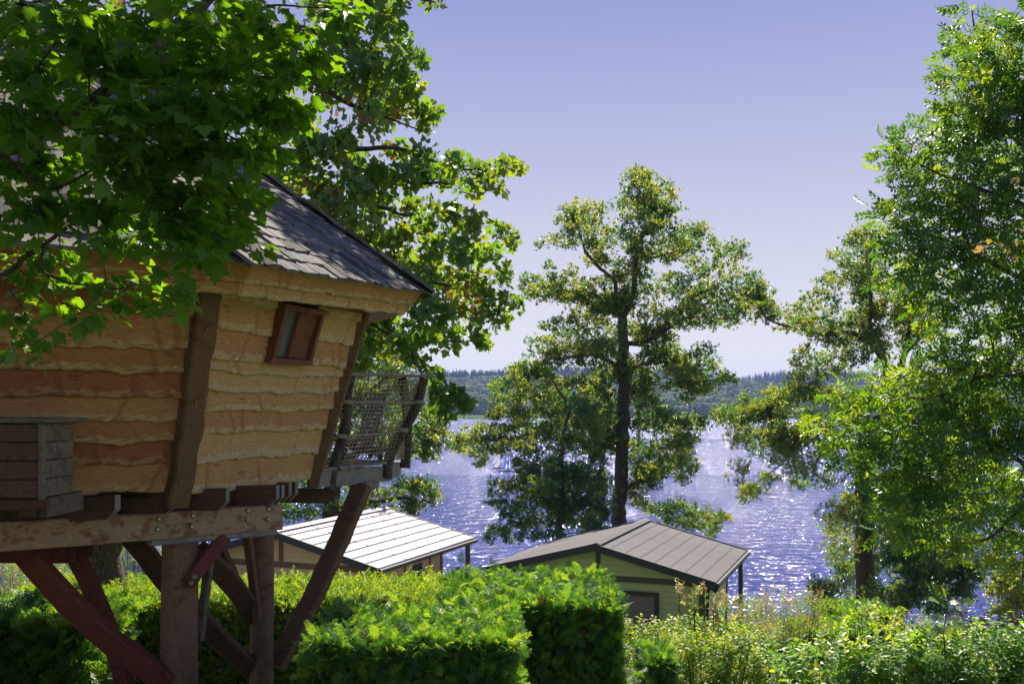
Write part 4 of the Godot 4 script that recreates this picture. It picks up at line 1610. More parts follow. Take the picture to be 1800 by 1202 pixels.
func cluster(kind: String, sd: int) -> ArrayMesh:  # a twig end with its leaves, grown along +y
	var old := rng.state
	rng.seed = sd * 97 + 5
	var mb := Mb.new()
	match kind:
		"oak":
			for i in 9:
				var a := TAU * i / 9.0 * 1.618 + rf(-0.3, 0.3)
				var e := rf(0.1, 1.15)
				var dir := Vector3(cos(a) * sin(e + 0.35), cos(e + 0.35), sin(a) * sin(e + 0.35)).normalized()
				var nr := (Vector3.UP * 0.6 + rdir() * 0.6).normalized()
				nr = (nr - dir * nr.dot(dir)).normalized()
				blade(mb, Vector3(rf(-0.05, 0.05), rf(-0.12, 0.06), rf(-0.05, 0.05)), dir, nr, rf(0.09, 0.135), rf(0.05, 0.07), 0.22, 0.62)
		"maple":
			for i in 5:
				var a := TAU * i / 5.0 + rf(-0.5, 0.5)
				var e := rf(0.5, 1.5)
				var dir := Vector3(cos(a) * sin(e), cos(e) * 0.6, sin(a) * sin(e)).normalized()
				var nr := (Vector3.UP + rdir() * 0.45).normalized()
				nr = (nr - dir * nr.dot(dir)).normalized()
				maple_leaf(mb, Vector3(0, rf(-0.10, 0.04), 0), dir, nr, rf(0.085, 0.125), 0.2, 0.6)
		"ash":
			# one compound leaf: leaflets in pairs along a drooping stalk
			var p := Vector3.ZERO
			var tg := Vector3(0, 1, 0)
			var nr := Vector3(0, 0, 1)
			for i in 5:
				var q := p + tg * 0.062
				mb.quad(p - Vector3(0.0015, 0, 0), p + Vector3(0.0015, 0, 0), q + Vector3(0.0015, 0, 0), q - Vector3(0.0015, 0, 0))
				p = q
				tg = (tg - nr * 0.14).normalized()
				if i > 0:
					for s in [1.0, -1.0]:
						var dr: Vector3 = (Vector3(s, 0.65, 0) + tg * 0.2 - nr * rf(0.0, 0.35)).normalized()
						blade(mb, p, dr, (nr - dr * nr.dot(dr)).normalized(), rf(0.09, 0.12), rf(0.040, 0.052), 0.3, 0.45)
			blade(mb, p, tg, (nr - tg * nr.dot(tg)).normalized(), 0.11, 0.036, 0.3, 0.45)
		"cypress":
			# a flat, feathery spray
			var n := 7
			for i in n:
				var y := 0.02 + 0.17 * i / n
				var l := 0.085 * (1.0 - 0.75 * float(i) / n) * rf(0.8, 1.15)
				for s in [1.0, -1.0]:
					var b := Vector3(0, y, -0.5 * y * y)
					var dr := Vector3(s * 0.75, 0.75, rf(-0.25, 0.1)).normalized()
					var tp := b + dr * l
					var w := Vector3(-dr.y * s, dr.x * s, 0) * 0.0055
					mb.tri(b - w, b + w, tp)
					for k in 2:
						var f := 0.3 + 0.3 * k
						var b2 := b.lerp(tp, f)
						for s2 in [1.0, -1.0]:
							var d2: Vector3 = (dr + Vector3(-dr.y, dr.x, 0) * 0.8 * s2).normalized()
							var w2 := Vector3(-d2.y, d2.x, 0) * 0.0055
							mb.tri(b2 - w2, b2 + w2, b2 + d2 * l * 0.42 * (1.0 - f * 0.5) + Vector3(0, 0, rf(-0.01, 0.01)))
			mb.tri(Vector3(-0.003, 0, 0), Vector3(0.003, 0, 0), Vector3(0, 0.205, -0.02))
		"privet":
			# an upright shoot with pairs of small leaves
			mb.quad(Vector3(-0.0016, 0, 0), Vector3(0.0016, 0, 0), Vector3(0.0008, 0.15, 0), Vector3(-0.0008, 0.15, 0))
			for i in 7:
				var a := i * 1.7
				for s in [0.0, PI]:
					var dr := Vector3(cos(a + s), rf(0.5, 1.1), sin(a + s)).normalized()
					var nr := (Vector3.UP - dr * dr.y).normalized()
					blade(mb, Vector3(0, 0.015 + 0.021 * i, 0), dr, nr, rf(0.028, 0.042), rf(0.015, 0.021), 0.25, 0.5)
		"shrub":
			mb.quad(Vector3(-0.002, 0, 0), Vector3(0.002, 0, 0), Vector3(0.001, 0.2, 0), Vector3(-0.001, 0.2, 0))
			for i in 9:
				var a := i * 2.4 + rf(-0.3, 0.3)
				var dr := Vector3(cos(a), rf(0.1, 0.7), sin(a)).normalized()
				var nr := (Vector3.UP - dr * dr.y + rdir() * 0.25).normalized()
				blade(mb, Vector3(0, 0.02 + 0.022 * i, 0), dr, (nr - dr * nr.dot(dr)).normalized(), rf(0.05, 0.075), rf(0.034, 0.05), 0.18, 0.45)
		"fine":
			mb.quad(Vector3(-0.0015, 0, 0), Vector3(0.0015, 0, 0), Vector3(0.0008, 0.24, 0), Vector3(-0.0008, 0.24, 0))
			for i in 12:
				var a := i * 2.4
				var dr := Vector3(cos(a), rf(0.2, 0.9), sin(a)).normalized()
				var nr := (Vector3.UP - dr * dr.y + rdir() * 0.3).normalized()
				blade(mb, Vector3(0, 0.02 + 0.02 * i, 0), dr, (nr - dr * nr.dot(dr)).normalized(), rf(0.03, 0.045), rf(0.014, 0.02), 0.2, 0.5)
	rng.state = old
	return mb.mesh()


# ------------------------------------------------------------------ trees

var sk := []  # points of the skeleton that is being grown: [position, radius]


func limb(tree: Node3D, called: String, pts: Array, r0: float, r1: float, mat: Material, sides := 12) -> void:
	# the traced course of a limb, with the small crooks a real one has
	var s := spline(pts, 7)
	for i in range(1, s.size() - 1):
		var a := r0 * 0.35 + 0.012
		s[i] += Vector3(nz.get_noise_3d(s[i].x * 2.0, s[i].y * 2.0, 1.0), nz.get_noise_3d(s[i].x * 2.0, s[i].y * 2.0, 7.0), nz.get_noise_3d(s[i].x * 2.0, s[i].y * 2.0, 13.0)) * a
	var rr := taper(r0, r1, s.size(), 0.8)
	var mb := Mb.new()
	mb.tube(s, rr, sides, true, 0.16, nz)
	part(tree, called, mb.mesh(tree.position), mat)
	for i in s.size():
		sk.append([s[i], rr[i]])


func clumps_of(rows: String, ox: float, oy: float, sc: float) -> Array:
	var out := []
	for row in rows.split("/", false):
		var f := row.split_floats(",")
		if f.size() == 4:
			out.append([ox + f[0] / sc, oy + f[1] / sc, f[2] / sc, f[3] / sc])
	return out


# grows twigs from the skeleton into each clump and hangs leaf clusters round them
func crown(tree: Node3D, clumps: Array, d: float, thick: float, kind: String, mats: Array, per_m2: float, size: float, weights: Array, cxpx: float, halfpx: float, flatness := 0.8, wood_mat: Material = null, lead := 0.45, spread := 1.0) -> void:
	var variants := [cluster(kind, 1), cluster(kind, 2), cluster(kind, 3)]
	var xf := []
	for i in variants.size() * mats.size():
		xf.append([])
	var tw := Mb.new()
	var list := []
	for c in clumps:
		var e := clampf(absf(c[0] - cxpx) / halfpx, 0.0, 1.0)
		var dz := rf(-1, 1) * thick * sqrt(1.0 - 0.75 * e * e)
		var p := P(c[0], c[1], d + dz)
		var near := 1e9
		for q in sk:
			near = minf(near, p.distance_squared_to(q[0]))
		list.append([near, p, c[2] / F * d, c[3] / F * d])
	if kind == "oak":
		for q in sk.duplicate():
			if q[1] < 0.14 and rf(0, 1) < 0.38:
				var r := rf(0.3, 0.6)
				list.append([0.2, q[0] + rdir() * 0.45 + Vector3.UP * 0.1, r, r * 0.75])
	list.sort_custom(func(a, b): return a[0] < b[0])
	var total := 0.0
	for w in weights:
		total += w
	for c in list:
		var p: Vector3 = c[1]
		var rx: float = c[2] * spread
		var ry: float = c[3] * spread
		var rz := maxf(rx, ry)
		var best := 0
		var bd := 1e9
		for i in sk.size():
			var q: Vector3 = sk[i][0]
			var dd := p.distance_to(q) + maxf(0.0, q.y - p.y) * 0.8
			if dd < bd:
				bd = dd
				best = i
		var root: Vector3 = sk[best][0]
		var l := root.distance_to(p)
		var r0 := minf(sk[best][1] * 0.6, 0.012 + l * 0.014)
		var bend := rdir() * l * 0.13
		var s := spline([root, root.lerp(p, 0.4) + bend + Vector3.UP * l * 0.05, root.lerp(p, 0.75) + bend * 0.5 - Vector3.UP * l * 0.02, p], 4)
		var rr := taper(r0, maxf(0.004, r0 * 0.35), s.size())
		tw.tube(s, rr, 5)
		for i in range(4, s.size(), 3):
			sk.append([s[i], rr[i]])
		# side twigs inside the clump
		var ends := [p]
		for i in 7:
			var e := rdir() * Vector3(rx, ry, rz) * rf(0.5, 0.95)
			var from := s[rng.randi_range(s.size() / 2, s.size() - 1)]
			var to := p + e
			tw.tube(spline([from, from.lerp(to, 0.55) + rdir() * rx * 0.12, to], 3), taper(maxf(0.004, r0 * 0.3), 0.003, 7), 4)
			ends.append(to)
		var area := PI * rx * ry
		var n := maxi(6, int(area * per_m2))
		var bias := rf(-0.32, 0.32) * total
		for i in n:
			var q := rdir() * pow(rf(0, 1), 0.42)
			var pos := p + q * Vector3(rx, ry, rz)
			# half of the leaves gather round the twig ends
			if rf(0, 1) < 0.5:
				pos = pos.lerp(ends[rng.randi_range(0, ends.size() - 1)], rf(0.3, 0.75))
			var up := (q * 0.9 + Vector3.UP * lead + rdir() * 0.7).normalized()
			up.y *= flatness
			var b := frame_of(up, rdir(), size * rf(0.75, 1.3))
			var t := clampf(rf(0, total) + bias, 0.0, total - (weights[3] if weights.size() > 3 and bias > 0.0 and rf(0, 1) < 0.8 else 0.0))
			var m := 0
			while m < weights.size() - 1 and t > weights[m]:
				t -= weights[m]
				m += 1
			xf[m * variants.size() + rng.randi_range(0, variants.size() - 1)].append(Transform3D(b, pos - tree.position))
	part(tree, "twigs", tw.mesh(tree.position), wood_mat if wood_mat else M.twig).set_meta("kind", "stuff")
	for m in mats.size():
		for v in variants.size():
			scatter(tree, "crown", variants[v], mats[m], xf[m * variants.size() + v])


func tree_at(px: float, d: float, called: String, label: String) -> Node3D:
	var x := (px - 900.0) / F * d
	sk = []
	return thing(called, V(x, ground_y(x, d), d), label, "tree")


func L(rows: String, d: float) -> Array:  # px,py[,extra depth] rows to points
	var out := []
	for row in rows.split("/", false):
		var f := row.split_floats(",")
		out.append(P(f[0], f[1], d + (f[2] if f.size() > 2 else 0.0)))
	return out


func build_trees() -> void:
	rng.seed = 909
	oak_middle()
	oak_right()
	small_trees()
	maple_back()
	ash_right()
	maple_near()


func oak_middle() -> void:
	var d := 45.0
	var t := tree_at(1088, d, "oak_tree", "tall spreading oak in the middle, behind the green cabin")
	var g := P(1088, 710, d)
	g.y = t.position.y - 0.3
	limb(t, "trunk", [g] + L("1089,960/1088,900/1090,850/1093,790/1096,720/1096,660/1095,600/1094,560", d), 0.38, 0.22, M.bark, 16)
	var b: Material = M.bark
	limb(t, "limb", L("1096,560/1112,520/1117,470/1120,430/1133,410/1143,395/1143,375/1135,350/1120,330/1112,312", d), 0.144, 0.03, b)
	limb(t, "limb", L("1094,562/1082,530/1081,495/1060,475/1040,455/1028,438/1022,420/1015,395/1012,375", d), 0.122, 0.03, b)
	limb(t, "limb", L("1085,548/1060,530/1040,516/1010,514/985,512/960,520/930,518", d), 0.108, 0.03, b)
	limb(t, "limb", L("1092,600/1120,605/1150,592/1170,570/1190,550/1220,540/1260,530/1310,525/1330,528", d), 0.122, 0.03, b)
	limb(t, "limb", L("1150,592/1180,575/1200,562/1225,557/1270,560/1300,562", d), 0.086, 0.02, b)
	limb(t, "limb", L("1095,660/1085,645/1065,632/1045,625/1020,625/990,630/960,632/935,650/925,670/915,690", d), 0.108, 0.03, b)
	limb(t, "limb", L("1098,665/1110,650/1130,640/1155,635/1175,632/1195,648/1215,662/1230,668/1260,668", d), 0.115, 0.03, b)
	limb(t, "limb", L("1170,632/1185,655/1205,672/1212,690", d), 0.072, 0.02, b)
	limb(t, "limb", L("1113,690/1130,680/1150,672/1153,670", d), 0.055, 0.025, b, 8)
	limb(t, "limb", L("1093,795/1070,785/1045,780/1020,775/990,772/970,770/940,762/910,768/880,775/850,772/820,775", d), 0.122, 0.03, b)
	limb(t, "limb", L("1085,770/1070,755/1050,748/1030,745/1010,735/1000,720", d), 0.101, 0.04, b)
	limb(t, "limb", L("1100,860/1115,850/1140,838/1165,828/1185,800/1200,770/1215,755", d), 0.115, 0.03, b)
	limb(t, "limb", L("1120,440/1135,452/1160,450/1190,440/1220,430", d), 0.079, 0.02, b)
	limb(t, "limb", L("1143,395/1160,380/1180,370/1195,366", d), 0.043, 0.015, b)
	var top := clumps_of("1045,80,40,30/975,110,70,40/1090,140,70,45/940,150,60,40/1150,165,40,30/1060,200,90,50/960,220,80,45/900,215,55,35/1010,280,70,50/1150,255,60,25/930,290,60,50/1060,330,60,40/700,240,70,40/630,270,55,40/780,245,60,30/585,300,40,30/680,310,60,45/760,300,50,35/820,350,60,40/650,370,60,35/560,400,60,35/500,430,40,22/620,430,50,25/840,420,50,40/770,430,40,35/720,510,40,25/820,510,40,30/900,370,60,50/950,400,60,50/1230,350,70,40/1290,370,50,45/1150,390,70,45/1080,420,60,40/1200,430,80,40/1270,440,40,30/1040,470,50,30/1120,480,60,30/1350,420,50,40/1430,450,70,50/1490,440,40,40/1480,490,50,30/1370,500,60,50/1260,520,60,35/1320,560,80,50/1440,560,70,50/1230,600,80,50/1130,600,50,35/1090,650,100,45/1020,660,50,45/1200,670,80,45/1320,650,80,50/1430,650,80,50/1520,640,45,40/1500,700,60,50/1400,740,80,50/1280,740,80,40/1550,740,30,30/1460,820,50,30/1370,820,70,40/1240,820,80,40/1130,790,60,40/1060,740,60,45/1000,790,50,50/950,840,60,60", 780, 280, 2.862)
	var mid := clumps_of("410,620,50,45/470,600,50,30/420,680,40,25/500,650,60,35/560,590,60,50/530,530,40,22/640,560,50,30/620,620,60,35/700,610,50,30/600,700,40,25/650,690,50,20/720,680,50,25/730,730,40,25/660,760,40,25/810,640,30,20/880,600,40,30/870,520,30,30/760,750,60,50/720,800,80,50/800,800,80,60/640,820,60,45/560,830,50,35/500,840,40,20/690,860,80,50/580,880,60,40/440,910,35,20/510,910,60,40/600,940,80,40/700,930,80,50/800,900,80,60/880,880,50,60/470,960,40,30/550,970,50,30/850,950,60,40/770,960,60,30/1000,900,60,40/1130,880,60,35/1080,960,50,40/1150,950,60,40/1210,1000,60,35/1320,950,50,40/1340,1010,60,40/1270,970,40,30/1150,1050,60,40/1250,1060,60,40/1360,1060,60,40/1420,1110,50,30/1460,1110,25,20/1230,1110,50,40/1130,1130,50,40/1310,1130,40,30/390,1040,40,35/350,1090,50,35/300,1130,50,30/270,1160,40,25/400,1120,40,40", 780, 280, 2.862)
	var low := clumps_of("400,180,40,35/440,230,60,40/340,250,70,35/300,260,40,30/480,280,40,30/330,330,60,40/420,330,60,40/310,390,50,30/400,400,60,40/280,430,50,25/600,230,60,50/660,260,60,50/720,240,40,40/540,310,60,50/620,330,70,50/700,350,60,50/560,390,60,50/640,420,60,40/460,420,60,40/800,230,60,50/880,220,60,50/940,220,50,50/820,310,70,60/900,300,60,60/950,330,50,60/800,390,70,60/880,400,60,60/960,420,50,60/760,450,60,60/850,460,50,30/960,500,40,50/700,470,60,50/620,500,60,40/440,470,60,40/360,500,60,30/300,520,50,30/230,490,50,25/190,520,30,15/250,560,60,30/160,580,50,25/80,560,50,30/30,600,30,20/100,620,50,25/180,640,50,30/270,620,60,40/220,680,40,24/350,575,44,20/200,710,30,20", 780, 600, 3.2727)
	var rgt := clumps_of("1150,310,50,40/1200,350,50,40/1240,400,50,40/1130,380,40,50/1280,430,60,50/1330,450,50,40/1180,460,60,50/1110,480,50,60/1240,500,70,40/1390,480,40,40/1420,440,50,30/1490,460,50,30/1380,570,60,40/1440,560,35,25/1320,600,70,40/1400,620,50,40/1250,600,70,40/1380,680,70,40/1460,720,25,20/1330,720,60,40/1420,740,40,30/1370,790,40,30/1260,700,60,50/1180,640,50,60/1120,600,50,60/1190,740,60,40/1120,700,40,50/1150,800,50,40/1130,930,50,30/1200,960,60,40/1280,970,60,40/1350,950,60,40/1430,990,60,50/1530,1000,60,40/1610,1010,50,30/1480,1060,60,40/1560,1070,40,40/1400,1040,60,40/1300,1030,60,30/1540,1110,40,20", 780, 600, 3.2727)
	crown(t, top + mid + low + low + rgt + rgt, d, 3.4, "oak", M.oak, 46.0, 1.02, [0.30, 0.37, 0.33], 1095, 240, 1.0, M.bark, 0.45, 1.32)


func oak_right() -> void:
	var d := 47.0
	var t := tree_at(1522, d, "oak_tree", "yellow-tinged forked oak right of the middle oak, partly behind the ash")
	var g := P(1522, 710, d)
	g.y = t.position.y - 0.3
	var b: Material = M.bark
	limb(t, "trunk", [g] + L("1521,1060/1521,960/1520,880/1522,810/1540,750/1562,715/1567,690", d), 0.45, 0.36, b, 14)
	limb(t, "limb", L("1567,692/1560,665/1556,640/1545,622/1533,605/1530,570/1532,530/1528,500/1526,470/1522,430/1510,405", d), 0.187, 0.03, b)
	limb(t, "limb", L("1568,690/1580,660/1590,625/1598,590/1602,550/1602,515/1604,490/1598,460", d), 0.180, 0.05, b)
	limb(t, "limb", L("1533,605/1510,590/1480,582/1450,588/1420,580/1390,575/1360,565/1340,550/1330,520/1318,508", d), 0.122, 0.02, b)
	limb(t, "limb", L("1530,545/1550,538/1565,525/1578,510", d), 0.072, 0.02, b)
	limb(t, "limb", L("1524,500/1505,495/1480,488", d), 0.065, 0.02, b)
	limb(t, "limb", L("1540,750/1500,740/1470,715/1430,700/1400,697/1385,695/1370,705/1345,714/1310,725/1280,735", d), 0.144, 0.025, b)
	limb(t, "limb", L("1370,702/1358,720/1357,745/1362,760", d), 0.079, 0.03, b)
	limb(t, "limb", L("1345,714/1320,740/1300,760", d), 0.050, 0.02, b)
	limb(t, "limb", L("1522,800/1480,785/1440,775/1410,760/1380,770/1355,785", d), 0.101, 0.02, b)
	limb(t, "limb", L("1410,765/1390,790/1385,800/1375,815/1335,845/1310,865", d), 0.058, 0.02, b)
	limb(t, "limb", L("1590,625/1620,590/1640,565", d), 0.101, 0.04, b)
	var up := clumps_of("780,170,40,40/740,220,50,40/660,290,50,25/720,300,60,40/800,260,60,40/860,240,40,30/760,340,50,40/830,320,60,50/900,320,50,50/700,340,30,30/640,400,50,30/600,440,50,40/660,430,50,30/740,410,50,35/800,400,50,50/860,430,50,50/560,490,40,30/620,510,60,40/500,520,35,30/540,560,60,40/460,580,60,35/420,620,60,40/350,580,50,40/330,630,40,30/380,680,50,25/480,650,60,40/560,640,60,40/620,600,60,40/660,560,40,40/540,700,60,25/620,690,60,30/690,660,60,50/750,640,60,50/800,600,50,50/770,510,50,40/840,540,60,50/880,600,50,40/950,480,50,60/980,420,50,60/1000,520,60,50/1050,560,60,50/1010,600,60,60/960,660,60,50/1100,600,60,50/1130,540,50,50/1080,680,60,60/880,690,50,40/830,720,50,40/760,740,60,50/700,760,50,40/650,760,40,30/1040,740,50,50/1150,720,40,40/270,590,25,15/250,560,25,18/220,430,18,14/265,440,18,14/330,490,14,10/300,540,20,14/215,480,12,10", 1250, 350, 3.005)
	var lo := clumps_of("480,800,50,30/470,860,50,50/540,830,60,40/600,850,60,50/660,830,60,50/540,890,60,40/470,920,50,30/450,970,50,50/500,1010,60,40/430,1050,50,40/600,930,50,40/680,900,60,50/740,850,60,50/560,960,40,40/800,830,50,50/860,800,60,50/310,1020,40,30/330,1060,50,40/250,1090,40,30/180,1050,50,40/150,1100,60,40/100,1130,60,40/40,1130,50,30/220,1150,60,30/380,1120,50,40/340,1170,60,30/480,1130,60,40/540,1160,60,40", 1250, 350, 3.005)
	var dr := clumps_of("1290,740,20,15/1310,762,25,15/1290,772,15,12/1330,790,25,18/1300,830,18,22/1320,860,16,16/1345,835,12,12/1305,875,14,10/1400,822,26,24/1382,795,20,18/1440,800,22,18/1410,850,26,14/1455,845,16,12/1350,760,34,16/1400,765,34,18/1450,765,26,18/1425,830,20,16", 0, 0, 1.0)
	var bush := clumps_of("1470,900,25,25/1462,925,22,22/1500,880,30,30/1540,880,30,30/1480,960,30,25/1520,940,35,35/1500,1000,35,30/1478,1030,25,20/1540,1000,35,35/1520,1050,35,20/1570,950,35,40/1500,910,30,26/1550,1040,30,24/1480,990,26,22", 0, 0, 1.0)
	crown(t, up + lo + dr + bush, d, 3.0, "oak", M.oak, 46.0, 1.05, [0.28, 0.36, 0.36], 1500, 240, 1.0, b, 0.45, 1.32)


func small_trees() -> void:
	var b: Material = M.bark
	# slim tree in front of the big oak
	var d := 41.0
	var t := tree_at(984, d, "young_oak_tree", "slim bushy tree close left of the tall oak's trunk")
	var g := P(984, 710, d)
	g.y = t.position.y - 0.3
	limb(t, "trunk", [g] + L("985,940/986,880/985,830/988,800/990,760/1000,720/985,690/965,660", d), 0.2, 0.03, b, 10)
	limb(t, "limb", L("986,860/960,820/935,790", d), 0.09, 0.02, b)
	limb(t, "limb", L("986,900/940,870/900,850", d), 0.08, 0.02, b)
	crown(t, clumps_of("450,600,60,40/520,640,60,50/440,700,60,50/520,740,60,50/610,700,50,40/800,750,70,50/720,760,60,40/880,780,70,50/290,810,40,20/370,830,60,50/280,870,40,30/440,850,60,50/330,920,60,40/270,930,30,20/520,840,60,60/600,830,60,60/690,840,60,60/780,850,70,60/870,860,60,60/410,950,60,50/490,940,60,60/590,940,60,60/690,940,60,60/790,940,70,60/880,940,60,50/930,1000,50,40/350,1000,50,40/430,1050,60,50/520,1040,60,50/620,1030,60,60/720,1030,60,50/820,1040,60,50/340,1080,50,40/270,1080,40,30/260,1130,40,30/350,1130,50,30/440,1120,60,30/540,1110,60,30/640,1110,60,30", 780, 600, 3.2727) + clumps_of("1040,760,24,22/1052,800,22,22/1058,850,20,24/1050,890,24,24/1030,720,24,22/1045,930,26,20/1020,840,26,24/1000,900,26,24/960,760,24,22/930,830,24,22", 0, 0, 1.0), d, 2.2, "oak", M.oak, 78.0, 1.05, [0.46, 0.36, 0.22], 980, 120, 1.0, b, 0.45, 1.3)
	# dark tree with a leaning trunk between the oak and the ash
	d = 43.0
	t = tree_at(1578, d, "alder_tree", "dark leaning tree beside the forked oak's trunk at the water")
	g = P(1575, 710, d)
	g.y = t.position.y - 0.3
	limb(t, "trunk", [g] + L("1578,1085/1600,1040/1610,1000/1612,950/1618,910/1625,880", d), 0.4, 0.12, b, 12)
	limb(t, "limb", L("1614,950/1640,900/1660,850", d), 0.14, 0.04, b)
	limb(t, "limb", L("1612,960/1580,910/1560,870", d), 0.12, 0.03, b)
	crown(t, clumps_of("1600,920,40,40/1640,960,40,40/1620,1010,40,30/1580,1050,30,25/1650,1040,40,25/1680,1000,40,30/1690,950,30,30/1600,1040,30,22/1650,1070,30,14/1570,900,30,30/1650,900,40,40/1700,900,40,40/1620,860,50,40/1560,850,30,30/1690,1040,24,18/1590,980,34,30/1710,1010,22,16/1690,840,40,30/1640,780,50,40/1700,740,50,40/1600,740,40,30/1660,700,50,40/1720,680,40,40/1730,800,40,40", 0, 0, 1.0), d, 2.6, "oak", M.oak, 84.0, 1.15, [0.70, 0.26, 0.08], 1640, 130, 1.0, b, 0.45, 1.3)
	# oak behind the treehouse and the beige cabin
	d = 38.0
	t = tree_at(583, d, "oak_tree", "low-branched oak behind the beige cabin, seen past the balcony")
	g = P(583, 710, d)
	g.y = t.position.y - 0.3
	limb(t, "trunk", [g] + L("583,930/583,880/590,830/600,780/610,720/620,660", d), 0.42, 0.15, b, 12)
	limb(t, "limb", L("590,830/620,800/660,788/700,795/720,796/736,790/748,780/756,770/772,762/786,752", d), 0.16, 0.02, b)
	limb(t, "limb", L("584,900/620,890/660,882/700,875/720,877/735,884/745,878/757,884", d), 0.15, 0.02, b)
	limb(t, "limb", L("610,720/650,690/690,650/720,620", d), 0.14, 0.02, b)
	limb(t, "limb", L("600,780/560,740/520,700", d), 0.14, 0.03, b)
	crown(t, clumps_of("750,727,22,16/775,740,16,12/790,732,10,8/738,755,20,14/720,780,18,14/745,787,16,10/765,770,12,8/705,770,24,20/640,858,30,15/680,868,30,13/720,860,26,11/745,853,14,10/700,846,24,11/620,880,30,12/660,890,30,9/560,880,30,20/520,900,30,18/500,885,20,18/590,900,20,15/545,905,26,12/650,600,40,30/690,620,40,30/720,640,24,14/640,640,40,20/680,650,30,10/730,600,20,20/620,700,40,40/670,720,40,40/700,690,30,30/640,760,40,30/690,770,30,26/590,760,40,40/560,820,40,30/600,840,30,20/520,840,40,30/480,890,30,16/730,690,24,20/690,740,30,24/610,650,30,30/660,680,36,30", 0, 0, 1.0), d, 2.6, "oak", M.oak, 44.0, 1.05, [0.36, 0.38, 0.26], 640, 150, 1.0, b, 0.45, 1.3)
	# pale bush at the shore on the far right
	d = 34.0
	t = tree_at(1770, d, "willow_bush", "pale yellow-green bush at the waterside on the right edge")
	g = P(1780, 710, d)
	g.y = t.position.y - 0.2
	limb(t, "trunk", [g] + L("1780,1090/1770,1050/1765,1000", d), 0.08, 0.03, b, 8)
	limb(t, "limb", [g] + L("1790,1060/1800,1010/1805,960", d), 0.07, 0.03, b, 8)
	crown(t, clumps_of("1760,960,30,20/1790,950,30,20/1780,990,40,25/1750,1000,20,16/1770,1030,40,25/1800,1020,30,30/1745,1040,18,16/1780,1065,40,20/1750,1070,20,14/1810,980,30,30/1735,985,12,10", 0, 0, 1.0), d, 1.0, "oak", [M.oak[1], M.oak[2]], 70.0, 1.0, [0.45, 0.55], 1780, 60, 1.0, b)
	d = 40.0
	t = tree_at(1445, d, "shore_bush", "small grey-green bush left of the forked oak's foot", )
	g = P(1445, 710, d)
	g.y = t.position.y - 0.2
	limb(t, "trunk", [g] + L("1445,1070/1446,1050", d), 0.06, 0.02, b, 8)
	crown(t, clumps_of("1440,1035,20,18/1455,1050,20,16/1430,1055,16,12/1465,1030,14,12/1450,1068,22,10", 0, 0, 1.0), d, 0.5, "oak", [M.oak[0], M.oak[1], M.oak[2]], 80.0, 0.9, [0.3, 0.4, 0.3], 1447, 30, 1.0, b)


